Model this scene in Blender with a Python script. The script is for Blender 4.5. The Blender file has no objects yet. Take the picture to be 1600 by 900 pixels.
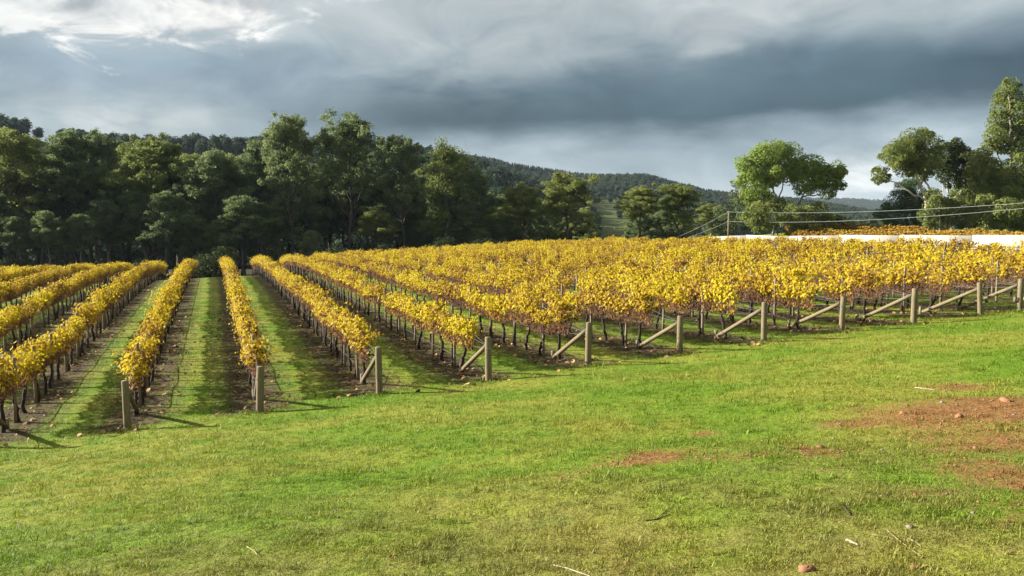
import bpy, math, random
import numpy as np
from mathutils import Vector, Matrix, noise as mnoise

random.seed(7)
RNG = np.random.default_rng(7)
S = bpy.context.scene
COL = S.collection

# ------------------------------------------------------------------ camera
F_PX = 1280.0                      # focal length in pixels of a 1600 px wide picture
PITCH = math.radians(4.47)         # tilted down
CAMZ = 1.7
cam = bpy.data.cameras.new('camera')
cam.sensor_width = 36.0
cam.lens = 36.0 * F_PX / 1600.0
cam.clip_start = 0.05
cam.clip_end = 20000
camo = bpy.data.objects.new('camera', cam)
camo.location = (0, 0, CAMZ)
camo.rotation_euler = (math.pi / 2 - PITCH, 0, 0)
COL.objects.link(camo)
S.camera = camo

# ------------------------------------------------------------------ light
EXPO = 1.75
SUN_EL = math.radians(21.5)
SUN_DIR = Vector((-0.97, 0.22, 0)).normalized() * math.cos(SUN_EL) + Vector((0, 0, math.sin(SUN_EL)))
sun = bpy.data.lights.new('sun', 'SUN')
sun.energy = 5.0
sun.angle = math.radians(0.5)
sun.color = (1.0, 0.94, 0.85)
suno = bpy.data.objects.new('sun', sun)
suno.rotation_euler = (-SUN_DIR).to_track_quat('-Z', 'Y').to_euler()
suno.location = (-30, 10, 40)
COL.objects.link(suno)
S.view_settings.view_transform = 'Standard'
S.view_settings.look = 'None'
S.view_settings.exposure = EXPO
S.view_settings.gamma = 1.0


# ------------------------------------------------------------------ node helper
class G:
    def __init__(s, tree):
        s.t = tree
        s.nodes = tree.nodes
        s.links = tree.links

    def put(s, sock, v):
        if isinstance(v, bpy.types.NodeSocket):
            s.links.new(v, sock)
        elif v is not None:
            if sock.type == 'RGBA' and len(v) == 3:
                v = (*v, 1)
            sock.default_value = v

    def n(s, typ, ins=None, **attrs):
        nd = s.nodes.new(typ)
        for k, v in attrs.items():
            setattr(nd, k, v)
        for k, v in (ins or {}).items():
            s.put(nd.inputs[k], v)
        return nd

    def m(s, op, a, b=None, c=None, clamp=False):
        nd = s.n('ShaderNodeMath', operation=op, use_clamp=clamp)
        for i, v in enumerate((a, b, c)):
            if v is not None:
                s.put(nd.inputs[i], v)
        return nd.outputs[0]

    def mix(s, f, a, b, mode='MIX'):
        nd = s.n('ShaderNodeMix', data_type='RGBA', blend_type=mode)
        s.put(nd.inputs[0], f)
        s.put(nd.inputs[6], a)
        s.put(nd.inputs[7], b)
        return nd.outputs[2]

    def ss(s, x, lo, hi):          # smoothstep lo..hi -> 0..1
        nd = s.n('ShaderNodeMapRange', interpolation_type='SMOOTHSTEP')
        s.put(nd.inputs[0], x)
        s.put(nd.inputs[1], lo)
        s.put(nd.inputs[2], hi)
        return nd.outputs[0]

    def band(s, x, lo, hi, soft):  # 1 between lo and hi
        return s.m('MULTIPLY', s.ss(x, lo - soft, lo + soft), s.m('SUBTRACT', 1.0, s.ss(x, hi - soft, hi + soft)))

    def noise(s, vec, scale, detail=4, rough=0.55, dist=0.0):
        nd = s.n('ShaderNodeTexNoise', {'Vector': vec, 'Scale': scale, 'Detail': detail, 'Roughness': rough,
                                        'Distortion': dist})
        return nd.outputs[0]

    def xyz(s, x, y, z):
        return s.n('ShaderNodeCombineXYZ', {0: x, 1: y, 2: z}).outputs[0]

    def ramp(s, x, stops, interp='LINEAR'):
        nd = s.n('ShaderNodeValToRGB', {0: x})
        cr = nd.color_ramp
        cr.interpolation = interp
        while len(cr.elements) < len(stops):
            cr.elements.new(0.5)
        for e, (p, c) in zip(cr.elements, stops):
            e.position = p
            e.color = (*c, 1)
        return nd.outputs[0]

    def gauss(s, x, y, cx, cy, wx, wy):
        a = s.m('DIVIDE', s.m('SUBTRACT', x, cx), wx)
        b = s.m('DIVIDE', s.m('SUBTRACT', y, cy), wy)
        r = s.m('ADD', s.m('MULTIPLY', a, a), s.m('MULTIPLY', b, b))
        return s.m('EXPONENT', s.m('MULTIPLY', r, -1.0))


# ------------------------------------------------------------------ sky: broken storm cloud over a Nishita sky
W = bpy.data.worlds.new('World')
S.world = W
W.use_nodes = True
W.node_tree.nodes.clear()
g = G(W.node_tree)
sky = g.n('ShaderNodeTexSky', sky_type='NISHITA', sun_disc=False, sun_elevation=SUN_EL,
          sun_rotation=math.atan2(SUN_DIR.x, SUN_DIR.y) % (2 * math.pi))
sky.air_density = 1.2
bg_sky = g.n('ShaderNodeBackground', {'Color': sky.outputs[0], 'Strength': 0.07})
tc = g.n('ShaderNodeTexCoord').outputs['Generated']
sp = g.n('ShaderNodeSeparateXYZ', {0: tc})
dx, dy, dz = sp.outputs
az = g.m('MULTIPLY', g.m('ARCTAN2', dx, dy), 57.2958)
el = g.m('MULTIPLY', g.m('ARCSINE', dz), 57.2958)
wv = g.xyz(g.m('MULTIPLY', az, 0.055), g.m('MULTIPLY', el, 0.16), 3.1)
warp1 = g.m('SUBTRACT', g.noise(wv, 1.0, 5, 0.55), 0.5)
wv2 = g.xyz(g.m('MULTIPLY', az, 0.12), g.m('MULTIPLY', el, 0.34), 9.7)
warp2 = g.m('SUBTRACT', g.noise(wv2, 1.0, 6, 0.6), 0.5)
elw = g.m('ADD', el, g.m('ADD', g.m('MULTIPLY', warp1, 4.5), g.m('MULTIPLY', warp2, 1.6)))
azw = g.m('ADD', az, g.m('MULTIPLY', warp1, 14.0))
K = 1.0 / (2 ** EXPO)
base = g.ramp(g.m('DIVIDE', elw, 40.0, clamp=True), [
    (0.00, (.44, .52, .58)), (0.08, (.37, .45, .51)), (0.17, (.28, .36, .43)), (0.25, (.26, .345, .42)),
    (0.33, (.46, .52, .54)), (0.44, (.58, .61, .61)), (1.0, (.50, .53, .545))])
# heavy slate band low in the sky, thinning to the left, going round the view as a front
frontc = g.m('ADD', 7.6, g.m('MULTIPLY', g.m('SINE', g.m('MULTIPLY', az, 0.06)), 0.5))
fr = g.m('SUBTRACT', elw, frontc)
fr = g.m('DIVIDE', fr, g.m('ADD', 1.45, g.m('MULTIPLY', g.ss(fr, -.5, .8), 1.5)))   # sharper below, fading upwards
fr = g.m('EXPONENT', g.m('MULTIPLY', g.m('MULTIPLY', fr, fr), -1.0))
fr = g.m('MULTIPLY', fr, g.ss(azw, -24, 2))
base = g.mix(g.m('MULTIPLY', fr, 1.15, clamp=True), base, (.012, .052, .085))
fr2 = g.gauss(azw, elw, 12, 9.4, 15, 1.9)
base = g.mix(g.m('MULTIPLY', fr2, 0.7, clamp=True), base, (.085, .155, .20))
puff = g.ss(g.noise(g.xyz(g.m('MULTIPLY', az, 0.16), g.m('MULTIPLY', el, 0.40), 21.0), 1.0, 7, .6, .5), .30, .62)
# lighter holes under and through the cloud
for (cx, cy, wx, wy, a, c) in [(-25, 6.6, 6, 1.8, .7, (.58, .62, .63)), (3, 4.6, 5, 1.0, .45, (.46, .53, .57)),
                               (22.6, 2.9, 2.8, 1.8, 1.0, (.84, .87, .88)), (27.5, 5.2, 7, 1.2, .5, (.45, .54, .61)),
                               (12.5, 11.2, 2.0, .7, .55, (.42, .47, .49)), (7, 14, 14, 3, .35, (.52, .53, .53)),
                               (-6, 13, 10, 3.5, .5, (.52, .56, .57)), (14, 2.4, 6, 1.0, .4, (.5, .56, .6))]:
    f = g.m('MULTIPLY', g.gauss(azw, elw, cx, cy, wx, wy), g.m('MULTIPLY', puff, a * 1.35), clamp=True)
    base = g.mix(f, base, c)
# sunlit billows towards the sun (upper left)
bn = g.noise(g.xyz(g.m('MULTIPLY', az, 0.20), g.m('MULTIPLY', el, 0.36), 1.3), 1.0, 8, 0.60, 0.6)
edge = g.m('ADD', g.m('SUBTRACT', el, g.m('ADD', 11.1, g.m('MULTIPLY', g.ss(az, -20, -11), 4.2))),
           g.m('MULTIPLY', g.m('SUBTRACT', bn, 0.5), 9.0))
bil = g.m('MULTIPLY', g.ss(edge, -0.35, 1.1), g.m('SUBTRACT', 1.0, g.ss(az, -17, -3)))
bil = g.m('MULTIPLY', bil, g.ss(az, -175, -120))  # billows carried on round the left, out of view, to add fill light
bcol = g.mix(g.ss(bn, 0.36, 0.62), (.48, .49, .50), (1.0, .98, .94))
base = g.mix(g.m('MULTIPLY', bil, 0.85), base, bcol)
# fine cloud grain
gr = g.noise(g.xyz(g.m('MULTIPLY', az, 0.10), g.m('MULTIPLY', el, 0.19), 5.5), 1.7, 8, 0.55, 0.8)
base = g.mix(1.0, base, g.ramp(gr, [(0.28, (.76, .80, .83)), (0.72, (1.27, 1.25, 1.22))]), 'MULTIPLY')
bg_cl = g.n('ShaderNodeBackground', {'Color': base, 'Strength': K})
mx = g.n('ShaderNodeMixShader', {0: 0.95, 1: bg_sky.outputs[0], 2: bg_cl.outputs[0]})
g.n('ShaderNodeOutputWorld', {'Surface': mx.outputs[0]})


# ------------------------------------------------------------------ photo geometry helpers
def ray(px, py):
    u = (px - 800) / F_PX
    v = (450 - py) / F_PX
    y = math.cos(PITCH) + v * math.sin(PITCH)
    z = -math.sin(PITCH) + v * math.cos(PITCH)
    return u / y, z / y            # dx, dz per unit of Y


def at(px, py, Y):                 # point seen at a pixel, Y metres ahead
    a, b = ray(px, py)
    return Vector((a * Y, Y, CAMZ + b * Y))


def proj(x, y, z):                 # world -> 1600x900 pixel
    zz = z - CAMZ
    d = y * math.cos(PITCH) - zz * math.sin(PITCH)
    up = y * math.sin(PITCH) + zz * math.cos(PITCH)
    if d < 0.1:
        return -9999, -9999
    return 800 + F_PX * x / d, 450 - F_PX * up / d


# rows run along D, the headland along E
ANG = math.radians(20)
D = np.array([-math.sin(ANG), math.cos(ANG)])
E = np.array([math.cos(ANG), math.sin(ANG)])
SP = 3.02
P0 = np.array([-9.16, 19.2])
U0 = float(P0 @ E)
T0 = float(P0 @ D)
ROW_LEN = 72.0


def rowpos(i, t):
    p = P0 + E * (SP * i) + D * t
    return float(p[0]), float(p[1])


# ------------------------------------------------------------------ terrain (thin plate spline through what the photo shows)
ctrl = []


def cpx(px, py, Y, dz=0.0):
    p = at(px, py, Y)
    ctrl.append((p.x, p.y, p.z + dz))


POST_Y = [675, 642, 618, 595, 573, 555, 535, 519, 506, 494]
for i, py in enumerate(POST_Y):
    x, y = rowpos(i, 0)
    ctrl.append((x, y, CAMZ + ray(800, py)[1] * y))
for (x, y, z) in [(0, 0, -1.7), (0, -25, -0.4), (-15, 0, -2.4), (14, 0, -0.9), (-30, 12, -5.0), (-12, 18.2, -5.05),
                  (30, 12, -0.6), (45, 40, -2.0), (-50, 40, -5.6), (-70, 80, -6.6), (-60, -20, -3), (40, -20, 0.5)]:
    ctrl.append((x, y, z + CAMZ))
cpx(267, 501, 41.4); cpx(330, 434, 86); cpx(493, 523, 34.2); cpx(400, 431, 87); cpx(600, 393, 94, -1.85)
cpx(800, 380, 100, -1.85); cpx(1000, 374, 82, -1.85); cpx(1200, 373, 63, -1.85); cpx(1600, 389, 41, -1.85)
cpx(100, 418, 82, -1.85); cpx(20, 418, 78, -1.85); cpx(1600, 386, 60); cpx(1350, 380, 76); cpx(1150, 379, 93); cpx(1600, 385, 68); cpx(1450, 384, 70); cpx(1300, 379, 84)
cpx(1450, 368, 86); cpx(1600, 367, 84); cpx(1200, 365, 100); cpx(1300, 362, 100)
for (x, y, z) in [(-60, 112, -9), (-30, 112, -8.5), (0, 122, -8), (22, 118, -6), (-80, 150, -9), (0, 160, -9), (50, 130, -3),
                  (90, 100, -1.5)]:
    ctrl.append((x, y, z + CAMZ))
C_ = np.array(ctrl)
Cs = C_[:, :2] / 50.0


def kern(r2):
    return np.where(r2 > 1e-12, 0.5 * r2 * np.log(np.maximum(r2, 1e-12)), 0.0)


nC = len(Cs)
A_ = np.zeros((nC + 3, nC + 3))
A_[:nC, :nC] = kern(((Cs[:, None] - Cs[None]) ** 2).sum(-1)) + np.eye(nC) * 0.003
A_[:nC, nC] = 1
A_[:nC, nC + 1:] = Cs
A_[nC:, :nC] = A_[:nC, nC:].T
SOL = np.linalg.solve(A_, np.concatenate([C_[:, 2], np.zeros(3)]))


def sstep(x, a, b):
    t = np.clip((x - a) / (b - a), 0, 1)
    return t * t * (3 - 2 * t)


def ground(x, y):
    x = np.atleast_1d(np.asarray(x, float))
    y = np.atleast_1d(np.asarray(y, float))
    q = np.stack([x, y], -1) / 50.0
    z = SOL[nC] + q @ SOL[nC + 1:]
    for k in range(nC):
        z = z + SOL[k] * kern(((q - Cs[k]) ** 2).sum(-1))
    r = np.hypot(x, y - 45)
    w = sstep(r, 105, 190)
    far = -9.0 + 12 * sstep(-y, 40, 200)
    z = np.where(w >= 1, far, z * (1 - w) + far * w)
    near = np.exp(-((x / 28) ** 2 + ((y - 10) / 22) ** 2))
    z = z + near * (0.035 * np.sin(x * 1.1 + y * 0.5 + 1) + 0.03 * np.sin(x * 0.45 - y * 1.3) + 0.02 * np.sin(2.3 * y + 1.7 * x))
    return z


def gz(x, y):
    return float(ground(x, y)[0])


def hit(px, py):                   # where a pixel's ray meets the ground
    a, b = ray(px, py)
    lo, hi = 0.5, 200.0
    prev = 0.5
    for Y in np.arange(1, 130, 0.25):
        if CAMZ + b * Y < gz(a * Y, Y):
            lo, hi = prev, Y
            break
        prev = Y
    for _ in range(20):
        mid = (lo + hi) / 2
        if CAMZ + b * mid < gz(a * mid, mid):
            hi = mid
        else:
            lo = mid
    return a * hi, hi


# ------------------------------------------------------------------ object helpers
def mesh_np(name, V, F, mat=None, tint=None, smooth=False):
    """V (n,3), F: array (m,k) or list of arrays of faces with k corners."""
    if not isinstance(F, list):
        F = [F]
    F = [np.asarray(f, np.int32) for f in F if len(f)]
    V = np.asarray(V, np.float32)
    me = bpy.data.meshes.new(name)
    loops = np.concatenate([f.ravel() for f in F])
    sizes = np.concatenate([np.full(len(f), f.shape[1], np.int32) for f in F])
    me.vertices.add(len(V))
    me.vertices.foreach_set('co', V.ravel())
    me.loops.add(len(loops))
    me.loops.foreach_set('vertex_index', loops)
    me.polygons.add(len(sizes))
    st = np.concatenate([[0], np.cumsum(sizes)[:-1]]).astype(np.int32)
    me.polygons.foreach_set('loop_start', st)
    me.update(calc_edges=True)
    if tint is not None:
        a = me.attributes.new('tint', 'FLOAT', 'FACE')
        a.data.foreach_set('value', np.asarray(tint, np.float32))
    if smooth:
        me.polygons.foreach_set('use_smooth', np.ones(len(sizes), bool))
    if mat:
        me.materials.append(mat)
    return me


def link(name, me, parent=None, loc=(0, 0, 0)):
    o = bpy.data.objects.new(name, me)
    o.location = loc
    if parent:
        o.parent = parent
    COL.objects.link(o)
    return o


def tag(o, label=None, cat=None, group=None, kind=None):
    if label:
        o['label'] = label
    if cat:
        o['category'] = cat
    if group:
        o['group'] = group
    if kind:
        o['kind'] = kind
    return o


def empty(name, loc, rz=0.0):
    o = bpy.data.objects.new(name, None)
    o.location = loc
    o.rotation_euler = (0, 0, rz)
    o.empty_display_size = 0.3
    COL.objects.link(o)
    return o


def copy_tree(o, parent=None):
    c = o.copy()
    COL.objects.link(c)
    if parent is not None:
        c.parent = parent
    for ch in CHILD.get(o.name, []):
        d = ch.copy()
        COL.objects.link(d)
        d.parent = c
    return c


CHILD = {}


def part(name, me, parent):
    o = link(name, me, parent)
    CHILD.setdefault(parent.name, []).append(o)
    return o


def tube(pts, radii, n=6, cap=True):
    pts = np.asarray(pts, float)
    radii = np.asarray(radii, float)
    m = len(pts)
    tan = np.gradient(pts, axis=0)
    tan /= np.linalg.norm(tan, axis=1)[:, None] + 1e-9
    ref = np.array([1.0, 0, 0]) if abs(tan[0][0]) < 0.8 else np.array([0, 1.0, 0])
    a = np.cross(tan, ref)
    a /= np.linalg.norm(a, axis=1)[:, None] + 1e-9
    b = np.cross(tan, a)
    th = np.arange(n) * 2 * math.pi / n
    V = pts[:, None] + radii[:, None, None] * (np.cos(th)[None, :, None] * a[:, None] + np.sin(th)[None, :, None] * b[:, None])
    V = V.reshape(-1, 3)
    i = np.arange(m - 1)[:, None] * n
    j = np.arange(n)[None]
    k = (j + 1) % n
    F = np.stack([i + j, i + k, i + n + k, i + n + j], -1).reshape(-1, 4)
    if cap:
        c = len(V)
        V = np.concatenate([V, pts[:1], pts[-1:]])
        j = np.arange(n)
        k = (j + 1) % n
        F = np.concatenate([F, np.stack([np.full(n, c), k, j, j], -1)[:, :4], np.stack([np.full(n, c + 1), (m - 1) * n + j, (m - 1) * n + k, (m - 1) * n + k], -1)])
    return V, F


class Acc:                         # collects tubes and other pieces into one mesh
    def __init__(s):
        s.V, s.F, s.n = [], [], 0

    def add(s, V, F):
        s.V.append(V)
        s.F.append(np.asarray(F) + s.n)
        s.n += len(V)

    def tube(s, pts, r, n=6, cap=False):
        s.add(*tube(pts, r, n, cap))

    def mesh(s, name, mat, smooth=True):
        F = np.concatenate(s.F)
        tri = F[:, 2] == F[:, 3]
        return mesh_np(name, np.concatenate(s.V), [F[~tri], F[tri][:, :3]], mat, smooth=smooth)


def unit(v):
    return v / (np.linalg.norm(v, axis=-1, keepdims=True) + 1e-9)


def leaf_quads(c, nrm, size, aspect, rng):
    """diamond leaves at c (n,3) facing nrm."""
    n = len(c)
    t = unit(np.cross(nrm, rng.normal(size=(n, 3))))
    b = np.cross(nrm, t)
    s = size[:, None]
    V = np.stack([c - t * s, c + b * s * aspect + nrm * s * .12, c + t * s, c - b * s * aspect + nrm * s * .12], 1).reshape(-1, 3)
    F = np.arange(n * 4).reshape(n, 4)
    return V, F


def clump_leaves(clumps, per, size, rng, aspect=0.5, up=0.35, out=0.7, shell=0.3):
    """clumps: list of (cx,cy,cz,rx,ry,rz,weight)."""
    Vs, Fs, Ts, k = [], [], [], 0
    for (cx, cy, cz, rx, ry, rz, w) in clumps:
        n = max(8, int(per * w))
        d = unit(rng.normal(size=(n, 3)))
        # bumpy surface: a few lobes push the shell out
        lob = unit(rng.normal(size=(7, 3)))
        bump = 0.78 + 0.34 * np.max(d @ lob.T, axis=1) ** 3
        r = rng.random(n) ** shell * bump
        p = np.array([cx, cy, cz]) + d * r[:, None] * np.array([rx, ry, rz])
        nrm = unit(d * out + np.array([0, 0, up]) + rng.normal(size=(n, 3)) * 0.55)
        V, F = leaf_quads(p, nrm, size * (0.6 + 0.8 * rng.random(n)), aspect, rng)
        Vs.append(V); Fs.append(F + k); k += len(V)
        Ts.append(np.clip(rng.random() * .5 + rng.random(n) * .5, 0, 1))
    return np.concatenate(Vs), np.concatenate(Fs), np.concatenate(Ts)


# ------------------------------------------------------------------ materials
def mat(name):
    m = bpy.data.materials.new(name)
    m.use_nodes = True
    m.node_tree.nodes.clear()
    return m, G(m.node_tree)


def out(g, sh):
    g.n('ShaderNodeOutputMaterial', {'Surface': sh})


def foliage(name, stops, trans=0.3, rough=0.7, spec=0.08, patch=0.0):
    m, g = mat(name)
    t = g.n('ShaderNodeAttribute', attribute_name='tint').outputs['Fac']
    oi = g.n('ShaderNodeObjectInfo').outputs['Random']
    x = g.m('ADD', g.m('MULTIPLY', t, 0.66), g.m('MULTIPLY', oi, 0.34))
    if patch:                      # vines turn at different times along the rows
        pos = g.n('ShaderNodeNewGeometry').outputs['Position']
        x = g.m('SUBTRACT', x, g.m('MULTIPLY', g.ss(g.noise(pos, .35, 3, .6), .42, .70), patch))
    c = g.ramp(x, stops)
    p = g.n('ShaderNodeBsdfPrincipled', {'Base Color': c, 'Roughness': rough, 'Specular IOR Level': spec})
    tr = g.n('ShaderNodeBsdfTranslucent', {'Color': c})
    mx = g.n('ShaderNodeMixShader', {0: trans, 1: p.outputs[0], 2: tr.outputs[0]})
    out(g, mx.outputs[0])
    return m


M_EUC = foliage('gum_leaves', [(0, (.080, .112, .048)), (.5, (.145, .188, .075)), (1, (.24, .275, .115))], .54)
M_EUCY = foliage('gum_leaves_olive', [(0, (.095, .120, .034)), (.5, (.175, .210, .055)), (1, (.27, .29, .09))], .50)
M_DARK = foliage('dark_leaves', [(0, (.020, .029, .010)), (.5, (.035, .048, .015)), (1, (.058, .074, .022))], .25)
M_BRIGHT = foliage('bright_leaves', [(0, (.11, .165, .030)), (.5, (.185, .255, .050)), (1, (.27, .33, .08))], .45)
M_PINE = foliage('dense_needles', [(0, (.026, .055, .026)), (.5, (.050, .088, .030)), (1, (.08, .125, .040))], .25)
M_FARWOOD = foliage('far_wood_leaves', [(0, (.024, .042, .026)), (.5, (.048, .074, .042)), (1, (.090, .115, .056))], .3)
M_FARDARK = foliage('far_pine_leaves', [(0, (.010, .022, .016)), (1, (.025, .040, .026))], .08)
M_VINE = foliage('autumn_vine_leaves', [(0, (.085, .042, .024)), (.14, (.20, .095, .030)), (.27, (.31, .17, .016)), (.48, (.44, .335, .012)),
                                        (.80, (.53, .42, .018)), (.92, (.42, .39, .03)), (1, (.20, .27, .03))], .40, .6, .1, .22)
M_VINE2 = foliage('rusty_vine_leaves', [(0, (.07, .035, .018)), (.3, (.18, .09, .022)), (.65, (.32, .20, .02)), (1, (.38, .30, .03))], .3)


def bark(name, c0, c1, scale=6.0, stretch=0.2):
    m, g = mat(name)
    tc = g.n('ShaderNodeTexCoord').outputs['Object']
    mp = g.n('ShaderNodeMapping', {'Vector': tc, 'Scale': (1, 1, stretch)}).outputs[0]
    nz = g.noise(mp, scale, 6, .65)
    c = g.ramp(nz, [(.3, c0), (.7, c1)])
    bp = g.n('ShaderNodeBump', {'Strength': .6, 'Distance': .03, 'Height': nz})
    p = g.n('ShaderNodeBsdfPrincipled', {'Base Color': c, 'Roughness': .9, 'Specular IOR Level': .2, 'Normal': bp.outputs[0]})
    out(g, p.outputs[0])
    return m


M_BARK = bark('gum_bark', (.035, .028, .022), (.10, .085, .07), 3)
M_PALE = bark('pale_gum_bark', (.30, .25, .19), (.58, .52, .42), 2.2, .35)
M_GREYB = bark('grey_bark', (.10, .09, .075), (.24, .21, .17), 3)
M_VTRUNK = bark('vine_bark', (.014, .010, .008), (.06, .045, .035), 30, .15)
M_CANE = bark('cane_bark', (.11, .060, .038), (.25, .145, .085), 30, .3)
M_WIRE = bark('galvanised_wire', (.20, .20, .20), (.32, .32, .31), 10, 1)
M_HOSE = bark('drip_hose', (.03, .028, .027), (.07, .06, .055), 10, 1)


def timber(name, c0, c1, lich):
    m, g = mat(name)
    tc = g.n('ShaderNodeTexCoord').outputs['Object']
    oi = g.n('ShaderNodeObjectInfo').outputs['Random']
    sh = g.n('ShaderNodeVectorMath', {0: tc, 1: g.xyz(g.m('MULTIPLY', oi, 37.0), 0.0, 0.0)}, operation='ADD').outputs[0]
    mp = g.n('ShaderNodeMapping', {'Vector': sh, 'Scale': (1, 1, .07)}).outputs[0]
    grain = g.noise(mp, 60, 6, .7)
    big = g.noise(sh, 5, 4, .6)
    c = g.ramp(grain, [(.28, c0), (.66, c1)])
    c = g.mix(g.ss(big, .48, .68), c, lich)
    crack = g.ss(g.noise(g.n('ShaderNodeMapping', {'Vector': sh, 'Scale': (1, 1, .035)}).outputs[0], 38, 3, .5), .62, .70)
    c = g.mix(g.m('MULTIPLY', crack, .7), c, (.05, .04, .03))
    bp = g.n('ShaderNodeBump', {'Strength': .5, 'Distance': .006, 'Height': g.m('SUBTRACT', grain, crack)})
    p = g.n('ShaderNodeBsdfPrincipled', {'Base Color': c, 'Roughness': .85, 'Specular IOR Level': .2, 'Normal': bp.outputs[0]})
    out(g, p.outputs[0])
    return m


M_POST = timber('weathered_pine', (.085, .064, .036), (.225, .175, .105), (.13, .13, .065))
M_TPOST = timber('trellis_timber', (.10, .075, .05), (.27, .21, .14), (.16, .14, .09))

# dirt patches seen in the grass: (pixel centre, half size in pixels) turned into ground ellipses
DIRT = []
for (px, py, wx, wy, k) in [(1500, 645, 220, 27, 1.0), (1590, 640, 120, 30, 1.25), (1340, 662, 80, 9, .85), (1500, 605, 55, 8, .85),
                            (1010, 716, 85, 12, 1.0), (1110, 677, 30, 6, .85), (1270, 705, 55, 10, .8), (1160, 712, 90, 9, .6),
                            (1550, 690, 140, 24, .85), (1585, 745, 110, 40, .85), (1600, 800, 90, 30, .6), (900, 742, 40, 7, .5), (1470, 770, 80, 10, .4),
                            (1300, 735, 60, 8, .4), (505, 803, 26, 6, .55), (200, 862, 40, 8, .35), (400, 765, 30, 5, .4),
                            (14, 815, 16, 6, .55), (620, 872, 40, 7, .3), (1010, 880, 110, 22, .35)]:
    x, y = hit(px, py)
    x1, y1 = hit(px, py - wy)
    x2, y2 = hit(px, py + wy)
    DIRT.append((x, y, wx * y / F_PX, max(.12, (y1 - y2) / 2), k))


def ground_colour(g):
    """albedo of the ground at a world position, shared by the soil sheet and the grass on it."""
    pos = g.n('ShaderNodeNewGeometry').outputs['Position']
    s = g.n('ShaderNodeSeparateXYZ', {0: pos})
    x, y = s.outputs[0], s.outputs[1]
    flat = g.xyz(x, y, 0.0)
    n_big = g.noise(flat, .22, 4, .55)
    n_mid = g.noise(flat, 1.1, 5, .6)
    n_fine = g.noise(flat, 9, 5, .65)
    n_tiny = g.noise(flat, 42, 4, .7)
    c = g.mix(g.ss(n_big, .38, .62), (.112, .185, .012), (.200, .215, .030))
    c = g.mix(g.m('MULTIPLY', g.ss(n_mid, .5, .72), .8), c, (.082, .178, .008))
    c = g.mix(g.m('MULTIPLY', g.ss(n_fine, .55, .75), .6), c, (.20, .165, .055))
    # drier, browner turf close to the camera and to the right
    dry = g.m('MULTIPLY', g.ss(g.m('SUBTRACT', g.m('MULTIPLY', x, .25), y), -11.5, -5.0), g.ss(g.m('ADD', n_mid, g.m('MULTIPLY', n_big, .5)), .52, .90))
    c = g.mix(g.m('MULTIPLY', dry, .58), c, (.185, .140, .052))
    c = g.mix(1.0, c, g.ramp(n_tiny, [(.3, (.62, .62, .62)), (.7, (1.25, 1.25, 1.2))]), 'MULTIPLY')
    # soil strips under the vines
    u = g.m('SUBTRACT', g.m('ADD', g.m('MULTIPLY', x, float(E[0])), g.m('MULTIPLY', y, float(E[1]))), U0)
    t = g.m('SUBTRACT', g.m('ADD', g.m('MULTIPLY', x, float(D[0])), g.m('MULTIPLY', y, float(D[1]))), T0)
    ui = g.m('DIVIDE', u, SP)
    k = g.m('ABSOLUTE', g.m('SUBTRACT', g.m('FRACT', g.m('ADD', ui, 100.5)), .5))
    dist = g.m('ADD', g.m('MULTIPLY', k, SP), g.m('MULTIPLY', g.m('SUBTRACT', n_mid, .5), .9))
    dist = g.m('ADD', dist, g.m('MULTIPLY', g.m('SUBTRACT', n_fine, .5), .7))
    strip = g.m('SUBTRACT', 1.0, g.ss(dist, .45, 1.15))
    gate = g.m('MULTIPLY', g.band(g.m('ADD', t, g.m('MULTIPLY', g.m('SUBTRACT', n_mid, .5), 2.4)), .15, 74, .5), g.band(ui, -12, 15.3, .2))
    strip = g.m('MULTIPLY', strip, gate)
    soil = g.mix(g.ss(n_fine, .35, .65), (.030, .020, .012), (.095, .064, .036))
    soil = g.mix(g.ss(n_tiny, .60, .72), soil, (.22, .155, .085))
    strip = g.m('MULTIPLY', strip, g.m('ADD', .55, g.m('MULTIPLY', g.ss(g.m('ADD', n_mid, g.m('MULTIPLY', n_fine, .5)), .55, .85), .5)))
    c = g.mix(strip, c, soil)
    # bare wheel lines down the lanes
    wl = g.m('MULTIPLY', g.band(g.m('ADD', g.m('MULTIPLY', k, SP), g.m('MULTIPLY', g.m('SUBTRACT', n_mid, .5), .4)), .98, 1.16, .09), gate)
    c = g.mix(g.m('MULTIPLY', wl, g.m('MULTIPLY', g.ss(n_fine, .3, .6), .45)), c, (.10, .085, .04))
    # red earth
    dm = None
    wx_ = g.m('ADD', x, g.m('MULTIPLY', g.m('SUBTRACT', n_mid, .5), 1.3))
    wy_ = g.m('ADD', y, g.m('MULTIPLY', g.m('SUBTRACT', g.noise(flat, 1.7, 5, .6), .5), 1.0))
    for (cx, cy, rx, ry, kk) in DIRT:
        b = g.m('MULTIPLY', g.gauss(wx_, wy_, cx, cy, rx, ry * 1.15), kk)
        dm = b if dm is None else g.m('MAXIMUM', dm, b)
    dm = g.ss(g.m('ADD', dm, g.m('ADD', g.m('MULTIPLY', g.m('SUBTRACT', n_fine, .5), 1.5), g.m('MULTIPLY', g.m('SUBTRACT', n_mid, .5), .7))), .20, .98)
    red = g.mix(g.ss(n_fine, .3, .7), (.105, .046, .018), (.26, .120, .045))
    red = g.mix(g.ss(n_tiny, .6, .72), red, (.46, .27, .15))
    c = g.mix(g.m('MULTIPLY', dm, .9), c, red)
    # forest floor past the end of the rows, pasture further out
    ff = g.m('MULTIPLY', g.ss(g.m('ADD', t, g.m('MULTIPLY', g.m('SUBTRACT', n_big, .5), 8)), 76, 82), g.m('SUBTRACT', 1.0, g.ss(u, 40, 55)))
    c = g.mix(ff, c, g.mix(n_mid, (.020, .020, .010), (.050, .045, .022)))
    return c, strip, dm, n_fine, n_tiny, n_mid


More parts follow.
